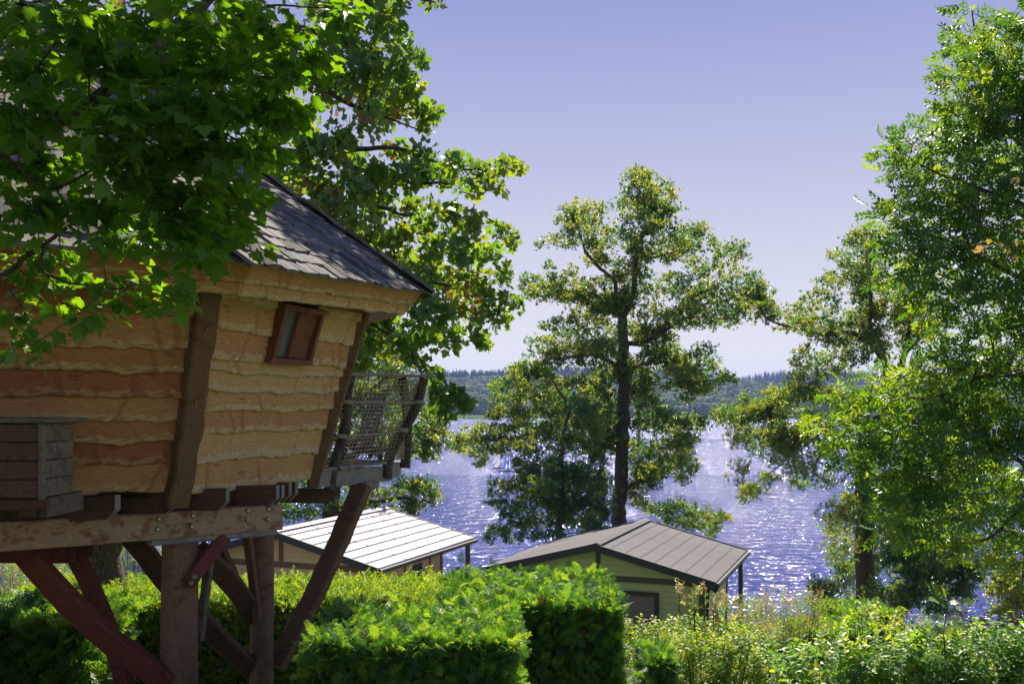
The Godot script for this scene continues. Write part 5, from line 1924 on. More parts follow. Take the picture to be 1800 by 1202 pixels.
func maple_back() -> void:
	var d := 15.2
	var t := tree_at(185, d, "maple_tree", "big maple behind the treehouse with branches reaching over its roof")
	var g := P(185, 710, d)
	g.y = t.position.y - 0.3
	var b: Material = M.bark
	limb(t, "trunk", [g] + L("184,1150/183,1050/186,960/200,850/215,700/235,560/250,450/262,330/275,200/285,60/290,-80/300,-260", d), 0.30, 0.11, b, 16)
	limb(t, "limb", L("240,540/330,440/420,395/500,372/560,360/610,352/660,362/700,375/725,378", d), 0.10, 0.012, b)
	limb(t, "limb", L("255,400/360,320/470,270/560,270/620,292/690,315/760,322/800,320", d), 0.09, 0.012, b)
	limb(t, "limb", L("560,272/640,262/700,262/780,290/850,300/905,294", d), 0.05, 0.008, b)
	limb(t, "limb", L("275,200/380,150/470,60/520,48/580,62/640,90/700,108/740,98", d), 0.08, 0.012, b)
	limb(t, "limb", L("470,60/560,150/620,185/660,200/700,215/750,232", d), 0.05, 0.008, b)
	limb(t, "limb", L("285,60/400,-20/520,-60/640,-40/720,-10/765,5", d), 0.07, 0.01, b)
	limb(t, "limb", L("240,560/380,520/520,480/620,470/700,478/780,500/850,520/900,530", d), 0.09, 0.01, b)
	limb(t, "limb", L("380,520/520,560/620,590/700,600/770,600/840,600", d), 0.06, 0.008, b)
	limb(t, "limb", L("285,40/480,-150/640,-230/760,-220", d), 0.07, 0.01, b)
	limb(t, "limb", L("262,330/120,200/0,120/-120,60", d), 0.08, 0.01, b)
	var cl := clumps_of("560,20,80,40/640,10,70,30/700,5,50,15/755,5,18,8/600,70,80,50/680,60,40,40/640,120,60,50/700,110,36,34/720,92,24,18/740,103,14,12/580,150,70,60/660,170,60,50/715,150,34,34/742,190,24,26/765,198,12,16/700,200,50,30/640,212,50,26/750,222,14,12/520,220,60,50/560,255,60,44/600,255,36,30/500,300,60,50/560,330,60,50/620,290,50,40/640,320,60,40/700,272,44,24/740,268,40,18/690,310,60,30/750,300,46,28/800,290,40,28/840,305,46,24/790,322,36,18/880,292,34,15/912,295,16,8/860,330,26,14/820,340,30,10/600,370,60,40/660,370,50,40/540,390,60,40/715,370,36,24/770,368,34,18/800,380,36,22/840,388,34,20/880,408,22,15/902,420,9,9/740,400,36,24/780,410,44,24/650,420,50,40/690,420,40,36/700,470,50,40/750,450,56,36/810,440,54,34/860,450,36,24/888,480,22,20/720,500,50,40/780,500,60,44/840,500,54,34/888,520,24,20/908,535,9,11/760,550,50,36/820,545,56,32/868,555,32,22/790,590,44,24/840,585,30,20/740,590,40,30/852,605,10,9/680,560,60,40/650,600,50,40/700,600,44,36/630,640,40,24/470,120,60,60/430,60,60,50/450,200,60,50/440,280,50,40/500,380,50,40", 0, 0, 1.0)
	var more := clumps_of("560,440,60,40/620,500,50,40/620,560,50,40/560,-60,90,50/660,-50,80,40/740,-40,60,30/600,-140,90,60/700,-150,80,50/640,-230,90,50/760,-210,60,40/480,-120,90,70/400,-40,80,60/380,80,70,60/330,-160,100,80/450,-260,110,70/560,-320,100,60/250,-60,90,80/180,60,90,70/60,60,90,70/-60,20,90,70/120,-100,110,90/220,-240,120,80/360,-340,120,70/330,200,60,50/380,300,50,40/250,150,70,60/100,170,80,60/0,180,80,60/820,-60,40,20/780,-120,50,30/840,-130,40,26/860,-230,50,34/780,-280,60,40/700,-340,80,50", 0, 0, 1.0)
	crown(t, cl, d, 1.15, "maple", M.maple, 78.0, 1.0, [0.29, 0.34, 0.31, 0.06], 480, 480, 0.55, M.twig, 0.2)
	crown(t, more, d + 0.5, 1.6, "maple", M.maple, 60.0, 1.15, [0.36, 0.36, 0.23, 0.05], 400, 560, 0.55, M.twig, 0.2)
	# the low spray that hangs past the balcony
	limb(t, "limb", L("640,560,0/700,600,-0.6/760,650,-1.0/795,690,-1.4/815,708,-1.4", d), 0.03, 0.006, b, 8)
	crown(t, clumps_of("700,605,14,10/725,625,14,10/745,645,14,10/765,662,14,10/760,680,16,12/775,690,18,14/790,698,20,16/808,708,15,12/820,713,8,7/788,725,20,12/770,715,14,14/802,692,13,9", 0, 0, 1.0), d - 1.4, 0.3, "maple", [M.maple[0], M.maple[1]], 40.0, 0.9, [0.6, 0.4], 780, 60, 0.55, M.twig, 0.2)


func ash_right() -> void:
	var d := 18.0
	var t := tree_at(1960, d, "ash_tree", "tall glossy-leaved ash filling the right edge of the view")
	var g := P(1960, 710, d)
	g.y = t.position.y - 0.3
	var b: Material = M.bark
	limb(t, "trunk", [g] + L("1958,1100/1950,900/1945,700/1935,500/1925,300/1915,100/1905,-60", d), 0.26, 0.07, b, 14)
	limb(t, "limb", L("1935,500/1860,400/1800,360/1720,330/1640,300/1590,270", d), 0.07, 0.008, b)
	limb(t, "limb", L("1920,250/1840,180/1770,130/1720,60/1708,12", d), 0.07, 0.008, b)
	limb(t, "limb", L("1915,150/1860,100/1800,70/1770,50", d), 0.05, 0.008, b)
	limb(t, "limb", L("1940,600/1850,520/1760,470/1680,430/1620,410/1570,400", d), 0.07, 0.008, b)
	limb(t, "limb", L("1948,760/1840,680/1740,660/1640,700/1560,690/1500,690", d), 0.07, 0.008, b)
	limb(t, "limb", L("1950,850/1840,830/1740,790/1660,800/1600,830/1570,840", d), 0.06, 0.008, b)
	limb(t, "limb", L("1955,960/1860,880/1800,890/1760,930/1730,950/1690,957/1640,955", d), 0.06, 0.008, b)
	limb(t, "limb", L("1930,420/1850,300/1780,240/1720,200/1690,180", d), 0.06, 0.008, b)
	var cl := clumps_of("1710,20,12,16/1712,50,22,24/1725,70,30,24/1770,55,26,24/1700,85,20,24/1740,100,40,34/1780,90,34,40/1680,118,24,20/1665,128,18,16/1690,140,34,26/1740,150,50,40/1790,150,40,50/1680,185,20,12/1645,186,14,7/1710,190,40,26/1760,200,50,40/1800,210,50,50/1640,222,26,20/1680,220,40,26/1620,240,24,22/1580,250,20,16/1562,268,14,10/1590,265,16,12/1720,250,50,34/1780,270,60,40/1650,270,40,34/1600,290,34,24/1570,300,18,14/1690,300,50,36/1740,320,50,36/1800,320,40,40/1610,320,24,20/1640,340,40,30/1590,365,40,26/1555,370,18,16/1560,390,22,14/1640,380,44,34/1700,370,50,40/1760,380,50,40/1800,400,40,40/1600,410,44,34/1660,430,50,34/1720,440,50,40/1780,450,50,40/1600,450,40,34/1640,490,50,40/1700,510,50,40/1760,520,50,40/1800,530,40,40/1580,490,22,26/1640,540,34,24/1690,570,40,30/1740,580,50,34/1790,590,40,34/1660,550,24,18", 0, 0, 1.0)
	var lo := clumps_of("1680,620,40,26/1640,640,40,26/1720,640,50,30/1770,650,50,34/1800,660,40,40/1590,650,24,18/1620,670,40,26/1680,680,50,34/1740,700,50,34/1790,720,40,40/1510,690,26,18/1480,700,22,16/1550,680,34,24/1500,730,40,24/1460,720,24,14/1450,745,22,14/1560,720,44,30/1620,720,44,30/1680,740,50,34/1740,760,50,34/1800,780,40,40/1480,760,34,24/1530,770,44,30/1590,770,50,34/1650,790,50,34/1710,800,40,30/1500,800,34,26/1550,810,40,26/1610,820,44,30/1570,850,36,22/1540,838,24,18/1590,880,40,26/1560,910,24,18/1620,870,44,26/1660,850,40,30/1700,850,34,26/1750,840,40,30/1790,850,40,40/1640,920,44,26/1600,930,30,20/1550,930,18,12/1680,900,30,26/1720,900,30,22/1760,900,34,26/1800,900,30,30/1680,950,40,16/1720,970,30,18/1750,950,24,20/1640,960,30,14/1730,1000,18,10/1790,940,30,20", 0, 0, 1.0)
	var out := clumps_of("1860,150,60,60/1860,300,60,60/1860,450,60,60/1860,600,60,60/1860,750,60,60/1860,900,60,60/1940,200,70,70/1940,400,70,70/1950,600,70,70/1950,800,70,70/1840,40,50,40/1900,20,60,50/1850,-60,60,50/1930,-90,70,60/2030,250,80,80/2040,480,80,80/2040,720,80,80/2000,60,70,70", 0, 0, 1.0)
	crown(t, cl + lo + out, d, 1.5, "ash", M.ash, 124.0, 1.12, [0.38, 0.37, 0.25], 1800, 330, 0.35, M.twig, -0.1)
	# a maple twig with yellow autumn leaves in front of the ash
	var tw := thing("maple_twig", P(1840, 425, 14.0), "yellow autumn maple twig reaching in from the right edge", "branch")
	var mb := Mb.new()
	mb.tube(spline(L("1850,435/1800,432/1760,433/1720,428", 14.0), 5), taper(0.012, 0.003, 16), 6)
	part(tw, "stem", mb.mesh(tw.position), M.twig)
	var yl := leaf_mat(0.42, 0.30, 0.03, 0.65, 0.45, 0.04)
	var ol := leaf_mat(0.34, 0.20, 0.06, 0.5, 0.3, 0.08)
	for q in [[1722, 428], [1735, 437], [1760, 425], [1778, 438], [1785, 420], [1790, 448], [1740, 418], [1716, 440], [1795, 410], [1796, 318], [1788, 310]]:
		var lm := Mb.new()
		var dr := (Vector3(rf(-1, 0.2), rf(-0.9, 0.3), rf(-0.4, 0.4))).normalized()
		var nr := (Vector3(0, 0.5, 0.6) + rdir() * 0.4).normalized()
		nr = (nr - dr * nr.dot(dr)).normalized()
		maple_leaf(lm, P(q[0], q[1], 14.0), dr, nr, rf(0.07, 0.11), 0.2, 0.3)
		part(tw, "leaf", lm.mesh(tw.position), yl if rf(0, 1) < 0.5 else ol)


func maple_near() -> void:
	# the branch close to the camera: each of the larger leaves is a part of its own
	var d := 5.4
	var x := -4.9
	sk = []
	var t := thing("sycamore_tree", V(x, ground_y(x, 4.6), 4.6), "dark leafy sycamore branch overhanging the treehouse roof at upper left", "tree")
	var b: Material = M.bark
	limb(t, "trunk", [V(x, ground_y(x, 4.6) - 0.2, 4.6), V(x + 0.05, 0.0, 4.6), V(x - 0.02, 1.6, 4.65), V(x + 0.1, 3.4, 4.7), V(x, 5.5, 4.8)], 0.2, 0.09, b, 14)
	limb(t, "limb", [V(x + 0.03, 0.5, 4.6), V(-3.6, 0.95, 4.8)] + L("0,262/60,240/120,207/175,168/230,124/275,85/315,52/350,20/385,-25/430,-90", d), 0.055, 0.016, b)
	limb(t, "limb", L("225,128/262,138/320,152/370,146/410,144/450,136/500,125/545,105", d), 0.012, 0.003, b, 8)
	limb(t, "limb", L("315,52/345,62/375,45/410,25/480,10/560,12/600,15", d), 0.012, 0.003, b, 8)
	limb(t, "limb", [V(x + 0.02, 0.3, 4.6), V(-3.5, 0.35, 4.8)] + L("0,222/60,218/130,190/180,200/240,222/300,226/360,205/420,190", d - 0.3), 0.02, 0.004, b, 8)
	limb(t, "limb", [V(x + 0.02, -0.1, 4.6), V(-3.4, 0.25, 4.9)] + L("0,486/40,452/80,428/140,385/200,345/260,330/320,300/370,270", d + 0.2), 0.022, 0.004, b, 8)
	limb(t, "limb", L("80,428/70,470/110,492/160,502/210,508/250,498/290,482/312,470", d + 0.2), 0.009, 0.002, b, 8)
	limb(t, "limb", L("140,385/220,350/280,355/340,345/400,320/450,300", d + 0.1), 0.010, 0.002, b, 8)
	limb(t, "limb", L("0,262/40,300/90,330/160,300/230,270/300,250/370,235", d - 0.1), 0.012, 0.003, b, 8)
	limb(t, "limb", L("10,240/40,170/70,110/110,60/150,10/180,-30", d - 0.2), 0.014, 0.004, b, 8)
	limb(t, "limb", L("0,486/30,530/50,570/55,600/65,618", d + 0.1), 0.008, 0.002, b, 8)
	limb(t, "limb", L("70,470/120,520/170,545", d + 0.2), 0.006, 0.002, b, 8)
	var cl := clumps_of("40,40,60,50/120,40,70,50/200,40,70,50/280,40,60,50/360,40,60,50/430,40,50,40/490,50,36,40/40,120,60,50/120,120,60,50/200,110,60,50/280,110,60,50/360,110,60,50/430,110,50,40/490,120,40,40/530,90,30,30/565,110,22,20/600,18,16,12/40,200,60,50/120,200,60,50/200,190,60,50/280,190,60,50/360,180,60,50/430,180,50,50/480,190,36,36/510,190,24,20/40,290,60,50/120,280,60,50/200,270,60,50/280,270,60,50/350,260,60,50/420,260,50,50/470,250,30,40/40,370,50,40/110,360,60,40/190,360,60,40/270,350,60,40/340,340,50,40/400,330,50,40/440,340,30,30/30,440,40,40/90,440,50,30/170,430,50,30/240,420,50,34/310,410,50,40/370,410,40,36/410,390,40,36/430,430,30,24/120,480,40,24/190,490,40,24/250,490,40,24/300,500,30,26/330,460,36,26/270,520,30,20/360,450,22,16/180,540,20,18/100,530,26,20/60,500,30,26/40,560,26,26/60,605,16,16/20,610,20,16/230,530,20,18/160,555,12,12/310,530,16,14", 0, 0, 1.0)
	crown_near(t, cl, d)
	added_shade_crown(t)


func added_shade_crown(t: Node3D) -> void:
	# unseen rest of its crown, added to shade the branch, roof and left wall
	var mesh := cluster("maple", 2)
	var xf := []
	for i in 4300:
		var at := V(rf(-7.0, -0.6), rf(3.9, 6.6), rf(4.6, 9.4))
		if nz.get_noise_3d(at.x * 0.55, at.y * 0.55, at.z * 0.55) < -0.12 + 0.22 * smoothstep(-2.4, -0.6, at.x):
			continue
		xf.append(Transform3D(frame_of((Vector3.UP * 0.4 + rdir()).normalized(), rdir(), rf(1.0, 1.4)), at - t.position))
	for i in 2600:  # unseen foliage added round the camera to keep sky light off the left wall
		var at := V(rf(-8.0, -0.2), rf(1.2, 6.0), rf(-4.0, 3.4))
		var side := absf(at.x) / maxf(at.z * -1.0, 0.2)
		if -at.z > 0.0 and side < 0.62 and at.y - EYE < 0.45 * -at.z + 0.6:
			continue
		if nz.get_noise_3d(at.x * 0.5, at.y * 0.5, at.z * 0.5) < -0.1:
			continue
		xf.append(Transform3D(frame_of((Vector3.UP * 0.4 + rdir()).normalized(), rdir(), rf(1.1, 1.6)), at - t.position))
	scatter(t, "crown", mesh, M.near[0], xf)
	var b: Material = M.bark
	var x := -4.9
	limb(t, "limb", [V(x, 2.6, 4.65), V(-4.6, 3.4, 2.6), V(-3.6, 3.8, 0.6), V(-2.6, 3.9, -1.4), V(-2.0, 3.9, -3.0)], 0.07, 0.012, b, 8)  # limbs to carry the added unseen foliage
	limb(t, "limb", [V(x, 2.0, 4.65), V(-5.8, 2.6, 3.0), V(-6.2, 3.0, 1.0), V(-6.0, 3.2, -1.4)], 0.06, 0.012, b, 8)
	limb(t, "limb", [V(x, 4.0, 4.75), V(-4.0, 4.9, 5.6), V(-2.8, 5.3, 6.8), V(-1.4, 5.4, 7.8)], 0.06, 0.01, b, 8)
	limb(t, "limb", [V(x, 4.6, 4.75), V(-5.2, 5.3, 6.2), V(-4.8, 5.7, 7.6), V(-4.2, 5.8, 8.8)], 0.06, 0.01, b, 8)


func crown_near(t: Node3D, cl: Array, d: float) -> void:
	var tw := Mb.new()
	var leaf_meshes := []
	for i in 5:
		var mb := Mb.new()
		var st := rng.state
		maple_leaf(mb, Vector3.ZERO, Vector3.UP, Vector3(0, 0, 1), 0.088, 0.10 + 0.06 * i, 0.6)
		rng.state = st
		leaf_meshes.append(mb.mesh())
	var all := []
	for c in cl:
		var p := P(c[0], c[1], d + rf(-0.75, 0.7))
		var rx: float = c[2] / F * d
		var ry: float = c[3] / F * d
		var best := 0
		var bd := 1e9
		for i in sk.size():
			var dd := p.distance_to(sk[i][0])
			if dd < bd:
				bd = dd
				best = i
		var root: Vector3 = sk[best][0]
		var bend := rdir() * bd * 0.12
		var s := spline([root, root.lerp(p, 0.5) + bend, p], 4)
		tw.tube(s, taper(minf(sk[best][1] * 0.6, 0.006), 0.0025, s.size()), 5)
		sk.append([s[5], 0.004])
		var n := int((28.0 + rx * ry * 1500.0) * (0.45 if c[1] > 425.0 else 1.3))
		for i in n:
			var q := rdir() * pow(rf(0, 1), 0.5)
			var at := p + q * Vector3(rx, ry, maxf(rx, ry))
			if rf(0, 1) < 0.3:
				at = at.lerp(s[rng.randi_range(3, s.size() - 1)], 0.6)
			var side := at + Vector3(rf(-1, 1), rf(-0.3, 0.5), rf(-1, 1)) * 0.05
			# the blade hangs tip outwards and down, its face turned up to the light
			var dr := (Vector3(q.x, 0, q.z) * 0.8 + Vector3(rf(-0.7, 0.9), rf(-0.75, 0.15), rf(-0.7, 0.7))).normalized()
			var nr := (Vector3(0.1, 1.0, -0.35) + rdir() * 0.55).normalized()
			nr = (nr - dr * nr.dot(dr)).normalized()
			var b := Basis(dr.cross(nr).normalized(), dr, nr) * rf(0.62, 1.15)
			all.append([-at.z, Transform3D(b, at - t.position), rng.randi_range(0, 4), 0 if rf(0, 1) < 0.55 else 1])
	part(t, "twigs", tw.mesh(t.position), M.twig).set_meta("kind", "stuff")
	all.sort_custom(func(a, b): return a[0] < b[0])
	var rest := {}
	for i in all.size():
		var e: Array = all[i]
		if i < 295:
			var o := part(t, "leaf", leaf_meshes[e[2]], M.near[e[3]])
			o.transform = e[1]
		else:
			var key: int = e[2] * 2 + e[3]
			if not rest.has(key):
				rest[key] = []
			rest[key].append(e[1])
	for key in rest:
		scatter(t, "leaves", leaf_meshes[key / 2], M.near[key % 2], rest[key])


# ------------------------------------------------------------------ hedges and shrubs

# a clipped hedge: box from a to b (x, height over the eye, depth), turned by yaw about its middle; sprays stand on top and sides
func hedge(called: String, label: String, cat: String, x0: float, x1: float, top: float, d0: float, d1: float, kind: String, mats: Array, weights: Array, per_m2: float, size: float, bump: float, tuft := 0.0, yaw := 0.0) -> void:
	var cx := (x0 + x1) * 0.5
	var cd := (d0 + d1) * 0.5
	var gy := ground_y(cx, cd) - 0.15
	var o := thing(called, V(cx, gy, cd), label, cat)
	o.rotation.y = yaw
	var hx := (x1 - x0) * 0.5
	var hz := (d1 - d0) * 0.5
	var H := top - gy
	# the dark woody inside
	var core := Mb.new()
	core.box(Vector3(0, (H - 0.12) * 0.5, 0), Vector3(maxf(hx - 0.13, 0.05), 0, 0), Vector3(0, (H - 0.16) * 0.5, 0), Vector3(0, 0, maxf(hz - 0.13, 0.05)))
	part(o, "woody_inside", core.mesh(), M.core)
	var vs := [cluster(kind, 1), cluster(kind, 2), cluster(kind, 3)]
	var xf := []
	for i in vs.size() * mats.size():
		xf.append([])
	var total := 0.0
	for w in weights:
		total += w
	var faces := [[Vector3.UP, Vector3.RIGHT * hx, Vector3.BACK * hz, Vector3(0, H, 0)], [Vector3.BACK, Vector3.RIGHT * hx, Vector3.UP * H * 0.5, Vector3(0, H * 0.5, hz)], [Vector3.RIGHT, Vector3.BACK * hz, Vector3.UP * H * 0.5, Vector3(hx, H * 0.5, 0)], [Vector3.LEFT, Vector3.BACK * hz, Vector3.UP * H * 0.5, Vector3(-hx, H * 0.5, 0)], [Vector3.FORWARD, Vector3.RIGHT * hx, Vector3.UP * H * 0.5, Vector3(0, H * 0.5, -hz)]]
	for f in faces:
		var area: float = 4.0 * f[1].length() * f[2].length()
		var n := int(area * per_m2 * (0.35 if f[0] == Vector3.FORWARD else 1.0))
		for i in n:
			var p: Vector3 = f[3] + f[1] * rf(-1, 1) + f[2] * rf(-1, 1)
			var w := o.position + p
			var u := nz.get_noise_3d(w.x * 1.7, w.y * 1.7, w.z * 1.7) + 0.5 * nz.get_noise_3d(w.x * 5.0, w.y * 5.0, w.z * 5.0)
			var nrm: Vector3 = f[0]
			# round the edges off
			var ex := clampf((absf(p.x) - hx + 0.16) / 0.16, 0, 1) * signf(p.x)
			var ey := clampf((p.y - H + 0.16) / 0.16, 0, 1)
			var ez := clampf((absf(p.z) - hz + 0.16) / 0.16, 0, 1) * signf(p.z)
			var dirn := (nrm + Vector3(ex, ey, ez) * 0.7).normalized()
			p += nrm * u * bump - nrm * rf(0.0, 0.16) - Vector3(ex, ey, ez) * 0.04
			if tuft > 0.0 and nrm == Vector3.UP and rf(0, 1) < tuft:
				p.y += rf(0.03, 0.12)
			var grow := (dirn * 0.85 + Vector3.UP * 0.35 + rdir() * 0.75).normalized()
			if nrm == Vector3.UP:  # on the clipped top the sprays lie out flat
				grow = (dirn * 0.42 + Vector3(rf(-1, 1), 0, rf(-1, 1)) * 0.8 + Vector3(0.15, 0, 0.25)).normalized()
			var b := frame_of(grow, (dirn + rdir() * 0.6), size * rf(0.65, 1.25))
			var t := rf(0, total) + (0.12 * u if nrm == Vector3.UP else 0.0)
			var m := 0
			while m < weights.size() - 1 and t > weights[m]:
				t -= weights[m]
				m += 1
			if m == 3 and nrm == Vector3.UP:
				m = 1
			xf[m * vs.size() + rng.randi_range(0, vs.size() - 1)].append(Transform3D(b, p))
	for m in mats.size():
		for v in vs.size():
			scatter(o, "foliage", vs[v], mats[m], xf[m * vs.size() + v])


# a free-growing shrub: lumps of shoots over a tangle of stems
func shrub(called: String, label: String, cat: String, cl: Array, d: float, dz: float, kind: String, mats: Array, weights: Array, per_m2: float, size: float, tip := -1, tipshare := 0.0) -> void:
	var sx := 0.0
	for c in cl:
		sx += c[0]
	var x: float = (sx / cl.size() - 900.0) / F * d
	var o := thing(called, V(x, ground_y(x, d), d), label, cat)
	var vs := [cluster(kind, 1), cluster(kind, 2), cluster(kind, 3)]
	var xf := []
	for i in vs.size() * mats.size():
		xf.append([])
	var total := 0.0
	for w in weights:
		total += w
	var tw := Mb.new()
	for c in cl:
		var p := P(c[0], c[1], d + rf(-dz, dz))
		var rx: float = c[2] / F * d
		var ry: float = c[3] / F * d
		var foot := Vector3(lerpf(p.x, o.position.x, 0.25) + rf(-0.1, 0.1), 0, p.z + rf(-0.1, 0.1))
		foot.y = EYE + ground_y(foot.x, -foot.z) - 0.05
		for k in 3:
			var e := p + rdir() * Vector3(rx, ry, rx) * 0.7
			tw.tube(spline([foot, foot.lerp(e, 0.5) + rdir() * 0.05, e], 4), taper(0.012, 0.004, 9), 5)
		var n := int((PI * rx * ry + 0.02) * per_m2)
		for i in n:
			var q := rdir()
			if q.y < -0.2 and rf(0, 1) < 0.6:
				q.y = -q.y
			q *= pow(rf(0, 1), 0.3)
			var at := p + q * Vector3(rx, ry, maxf(rx, 0.25))
			var grow := (q * 0.6 + Vector3.UP * 0.8 + rdir() * 0.6).normalized()
			var b := frame_of(grow, rdir(), size * rf(0.7, 1.3))
			var t := rf(0, total)
			var m := 0
			while m < weights.size() - 1 and t > weights[m]:
				t -= weights[m]
				m += 1
			if tip >= 0 and q.y > 0.5 and rf(0, 1) < tipshare:
				m = tip
			xf[m * vs.size() + rng.randi_range(0, vs.size() - 1)].append(Transform3D(b, at - o.position))
	part(o, "stems", tw.mesh(o.position), M.twig).set_meta("kind", "stuff")
	for m in mats.size():
		for v in vs.size():
			scatter(o, "foliage", vs[v], mats[m], xf[m * vs.size() + v])


func row_clumps(x0: float, x1: float, y: float, step: float, rx: float, ry: float, jit: float, rows := 1, dy := 0.0) -> Array:
	var out := []
	for r in rows:
		var x := x0
		while x <= x1:
			out.append([x + rf(-0.5, 0.5) * step, y + dy * r + rf(-jit, jit), rx * rf(0.8, 1.2), ry * rf(0.8, 1.2)])
			x += step
	return out


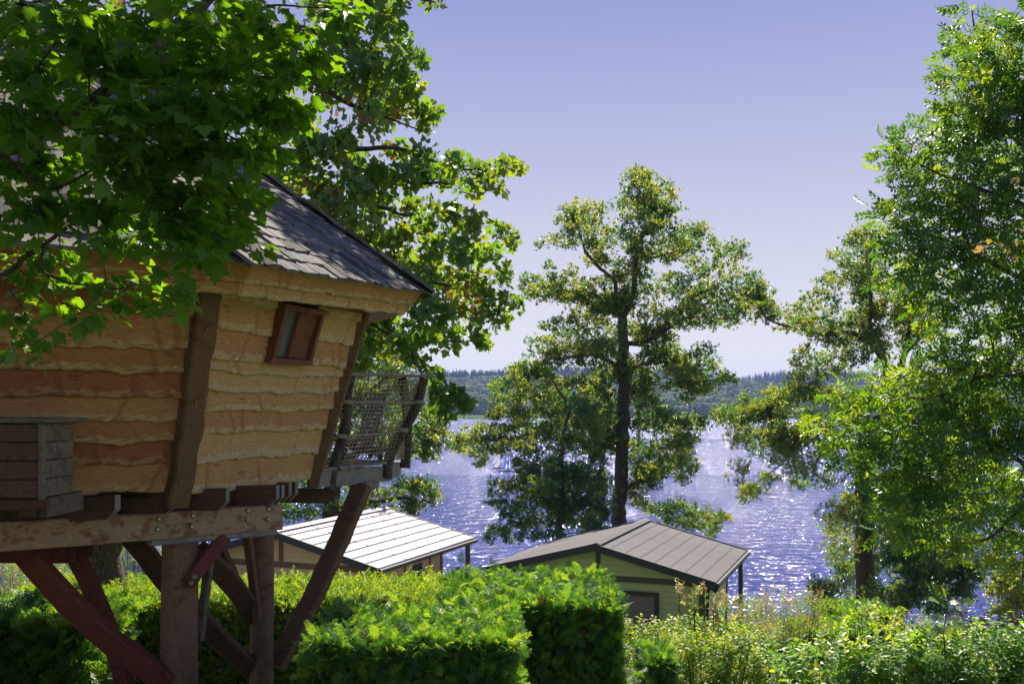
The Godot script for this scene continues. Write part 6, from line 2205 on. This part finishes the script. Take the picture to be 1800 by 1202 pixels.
func build_hedges() -> void:
	rng.seed = 1212
	var cy: Array = M.cypress
	var cw := [0.40, 0.36, 0.22, 0.02]
	hedge("cypress_hedge", "low front cypress hedge with feathery bright green top beside the stilts", "hedge", -1.62, 0.02, -1.84, 7.7, 9.1, "cypress", cy, cw, 1150.0, 0.82, 0.04, 0.08)
	hedge("cypress_hedge", "tall square cypress hedge with brown patches in front of the green cabin", "hedge", -0.68, 1.04, -1.88, 9.35, 11.2, "cypress", cy, [0.36, 0.38, 0.20, 0.06], 1000.0, 0.82, 0.045, 0.10)
	hedge("cypress_hedge", "cypress hedge at the lower left behind the red brace", "hedge", -9.0, -5.35, -2.72, 12.2, 13.9, "cypress", cy, cw, 300.0, 1.6, 0.16, 0.1)
	hedge("privet_hedge", "yellow-green clipped privet hedge below the beige cabin", "hedge", -7.2, -0.35, -2.78, 14.2, 15.8, "privet", M.privet, [0.3, 0.38, 0.32], 720.0, 1.15, 0.07, 0.3)
	hedge("thuja_hedge", "narrow dark clipped hedge at the foot of the tall square hedge", "hedge", 1.72, 2.06, -3.25, 12.6, 13.6, "cypress", cy, [0.55, 0.33, 0.12, 0.0], 520.0, 1.0, 0.03)
	hedge("clipped_bush", "flat-topped bright green clipped bush by the lake", "hedge", 7.75, 9.15, -4.92, 23.4, 25.0, "cypress", cy, [0.25, 0.4, 0.35, 0.0], 420.0, 1.0, 0.04)
	hedge("clipped_bush", "lower clipped bush right of the pink-tipped shrub", "hedge", 5.85, 7.25, -4.55, 19.8, 21.2, "cypress", cy, [0.25, 0.38, 0.37, 0.0], 420.0, 1.0, 0.04)
	hedge("clipped_bush", "small round clipped bush between the shrubs at bottom right", "hedge", 4.75, 5.45, -4.52, 18.6, 19.4, "cypress", cy, [0.3, 0.4, 0.3, 0.0], 420.0, 1.0, 0.05)
	var s: Array = M.shrub
	# yellow-green shrubs under the green cabin
	shrub("garden_shrub", "yellow-green shrub with red young shoots below the green cabin's window", "shrub", row_clumps(1125, 1290, 1118, 26, 22, 18, 8, 4, 20), 17.5, 0.6, "shrub", s, [0.26, 0.44, 0.30, 0.0, 0.0], 150.0, 1.2, 3, 0.12)
	shrub("garden_shrub", "dense yellow-green shrub at the bottom beside the tall hedge", "shrub", row_clumps(1185, 1350, 1145, 26, 24, 20, 8, 5, 20), 15.5, 0.6, "shrub", s, [0.28, 0.44, 0.28, 0.0, 0.0], 160.0, 1.1)
	shrub("spirea_shrub", "loose pink and cream tipped shrub in front of the lake", "shrub", row_clumps(1300, 1445, 1078, 22, 22, 18, 10, 3, 22), 19.0, 0.7, "fine", s, [0.30, 0.30, 0.22, 0.18, 0.0], 180.0, 1.25, 3, 0.35)
	shrub("rose_stems", "tall rose shoots with reddish tips against the green wall", "shrub", clumps_of("1195,1048,5,22/1222,1052,6,18/1238,1052,6,16/1212,1062,10,10/1262,1070,8,12/1276,1064,5,12/1255,1068,5,10", 0, 0, 1.0), 17.4, 0.2, "shrub", s, [0.1, 0.3, 0.3, 0.25, 0.05], 190.0, 0.7, 3, 0.5)
	# the broad glossy hedge across the bottom right
	shrub("hazel_hedge", "broad glossy-leaved hedge across the bottom right corner", "hedge", row_clumps(1400, 1590, 1176, 34, 32, 20, 8, 4, 24) + row_clumps(1600, 1860, 1150, 34, 32, 22, 10, 5, 24), 11.0, 0.5, "shrub", M.hazel, [0.52, 0.36, 0.12], 200.0, 1.2, 1, 0.3)
	shrub("smokebush", "dark red-leaved shrub behind the glossy hedge at the right", "shrub", row_clumps(1690, 1850, 1105, 22, 22, 14, 8, 3, 18), 12.4, 0.4, "shrub", s, [0.16, 0.2, 0.14, 0.22, 0.28], 170.0, 0.75)
	shrub("garden_shrub", "mixed pink-tinged shrub left of the dark red one", "shrub", row_clumps(1600, 1690, 1112, 22, 22, 14, 8, 3, 18), 12.4, 0.4, "fine", s, [0.25, 0.35, 0.18, 0.2, 0.02], 190.0, 0.8)
	shrub("leafy_shoots", "upright yellow-green shoots rising before the clipped bush", "shrub", clumps_of("1510,1085,8,18/1540,1095,10,18/1525,1105,14,14/1560,1110,12,12/1450,1120,8,14/1475,1112,8,14/1500,1110,10,12/1590,1112,10,12", 0, 0, 1.0), 12.0, 0.3, "shrub", s, [0.2, 0.4, 0.4, 0.0, 0.0], 180.0, 0.9)
	shrub("rambling_rose", "rambling rose with pale and dark red leaves behind the left hedge", "shrub", row_clumps(-60, 150, 1020, 24, 24, 18, 12, 4, 22), 16.5, 0.6, "fine", s, [0.26, 0.30, 0.24, 0.14, 0.06], 190.0, 0.9)
	shrub("ivy_shrub", "pale flowering shrub under the treehouse behind the thick post", "shrub", row_clumps(218, 300, 975, 20, 18, 14, 8, 2, 16), 17.0, 0.4, "fine", s, [0.3, 0.36, 0.24, 0.1, 0.0], 180.0, 0.9)
	# a maple seedling whose broad pale leaves stand clear of the hedge
	var sp := thing("maple_seedling", P(1662, 1130, 10.6), "maple seedling with broad pale leaves standing above the glossy hedge", "plant")
	var mb := Mb.new()
	mb.tube(spline(L("1662,1150/1660,1110/1664,1080/1660,1058", 10.6), 4), taper(0.008, 0.003, 13), 6)
	part(sp, "stem", mb.mesh(sp.position), M.twig)
	var pl := leaf_mat(0.12, 0.19, 0.03, 0.34, 0.48, 0.03)
	var pd := leaf_mat(0.10, 0.16, 0.06, 0.2, 0.3, 0.06, 0.35)
	for q in [[1652, 1058, -0.7, 0.3, 0], [1668, 1060, 0.7, 0.2, 0], [1660, 1052, -0.1, 0.8, 0], [1676, 1066, 0.9, -0.2, 0], [1658, 1078, -0.6, -0.3, 1], [1670, 1088, 0.6, -0.3, 1], [1654, 1098, -0.5, -0.6, 1], [1664, 1100, 0.2, -0.8, 0], [1682, 1094, 0.8, -0.4, 0], [1690, 1058, 0.9, 0.1, 0]]:
		var lm := Mb.new()
		var dr := Vector3(q[2], q[3], 0.35).normalized()
		var nr := (Vector3(0, 0.8, 0.5) + rdir() * 0.25).normalized()
		nr = (nr - dr * nr.dot(dr)).normalized()
		maple_leaf(lm, P(q[0], q[1], 10.6), dr, nr, rf(0.09, 0.13), 0.25, 0.3)
		part(sp, "leaf", lm.mesh(sp.position), pl if q[4] == 0 else pd)
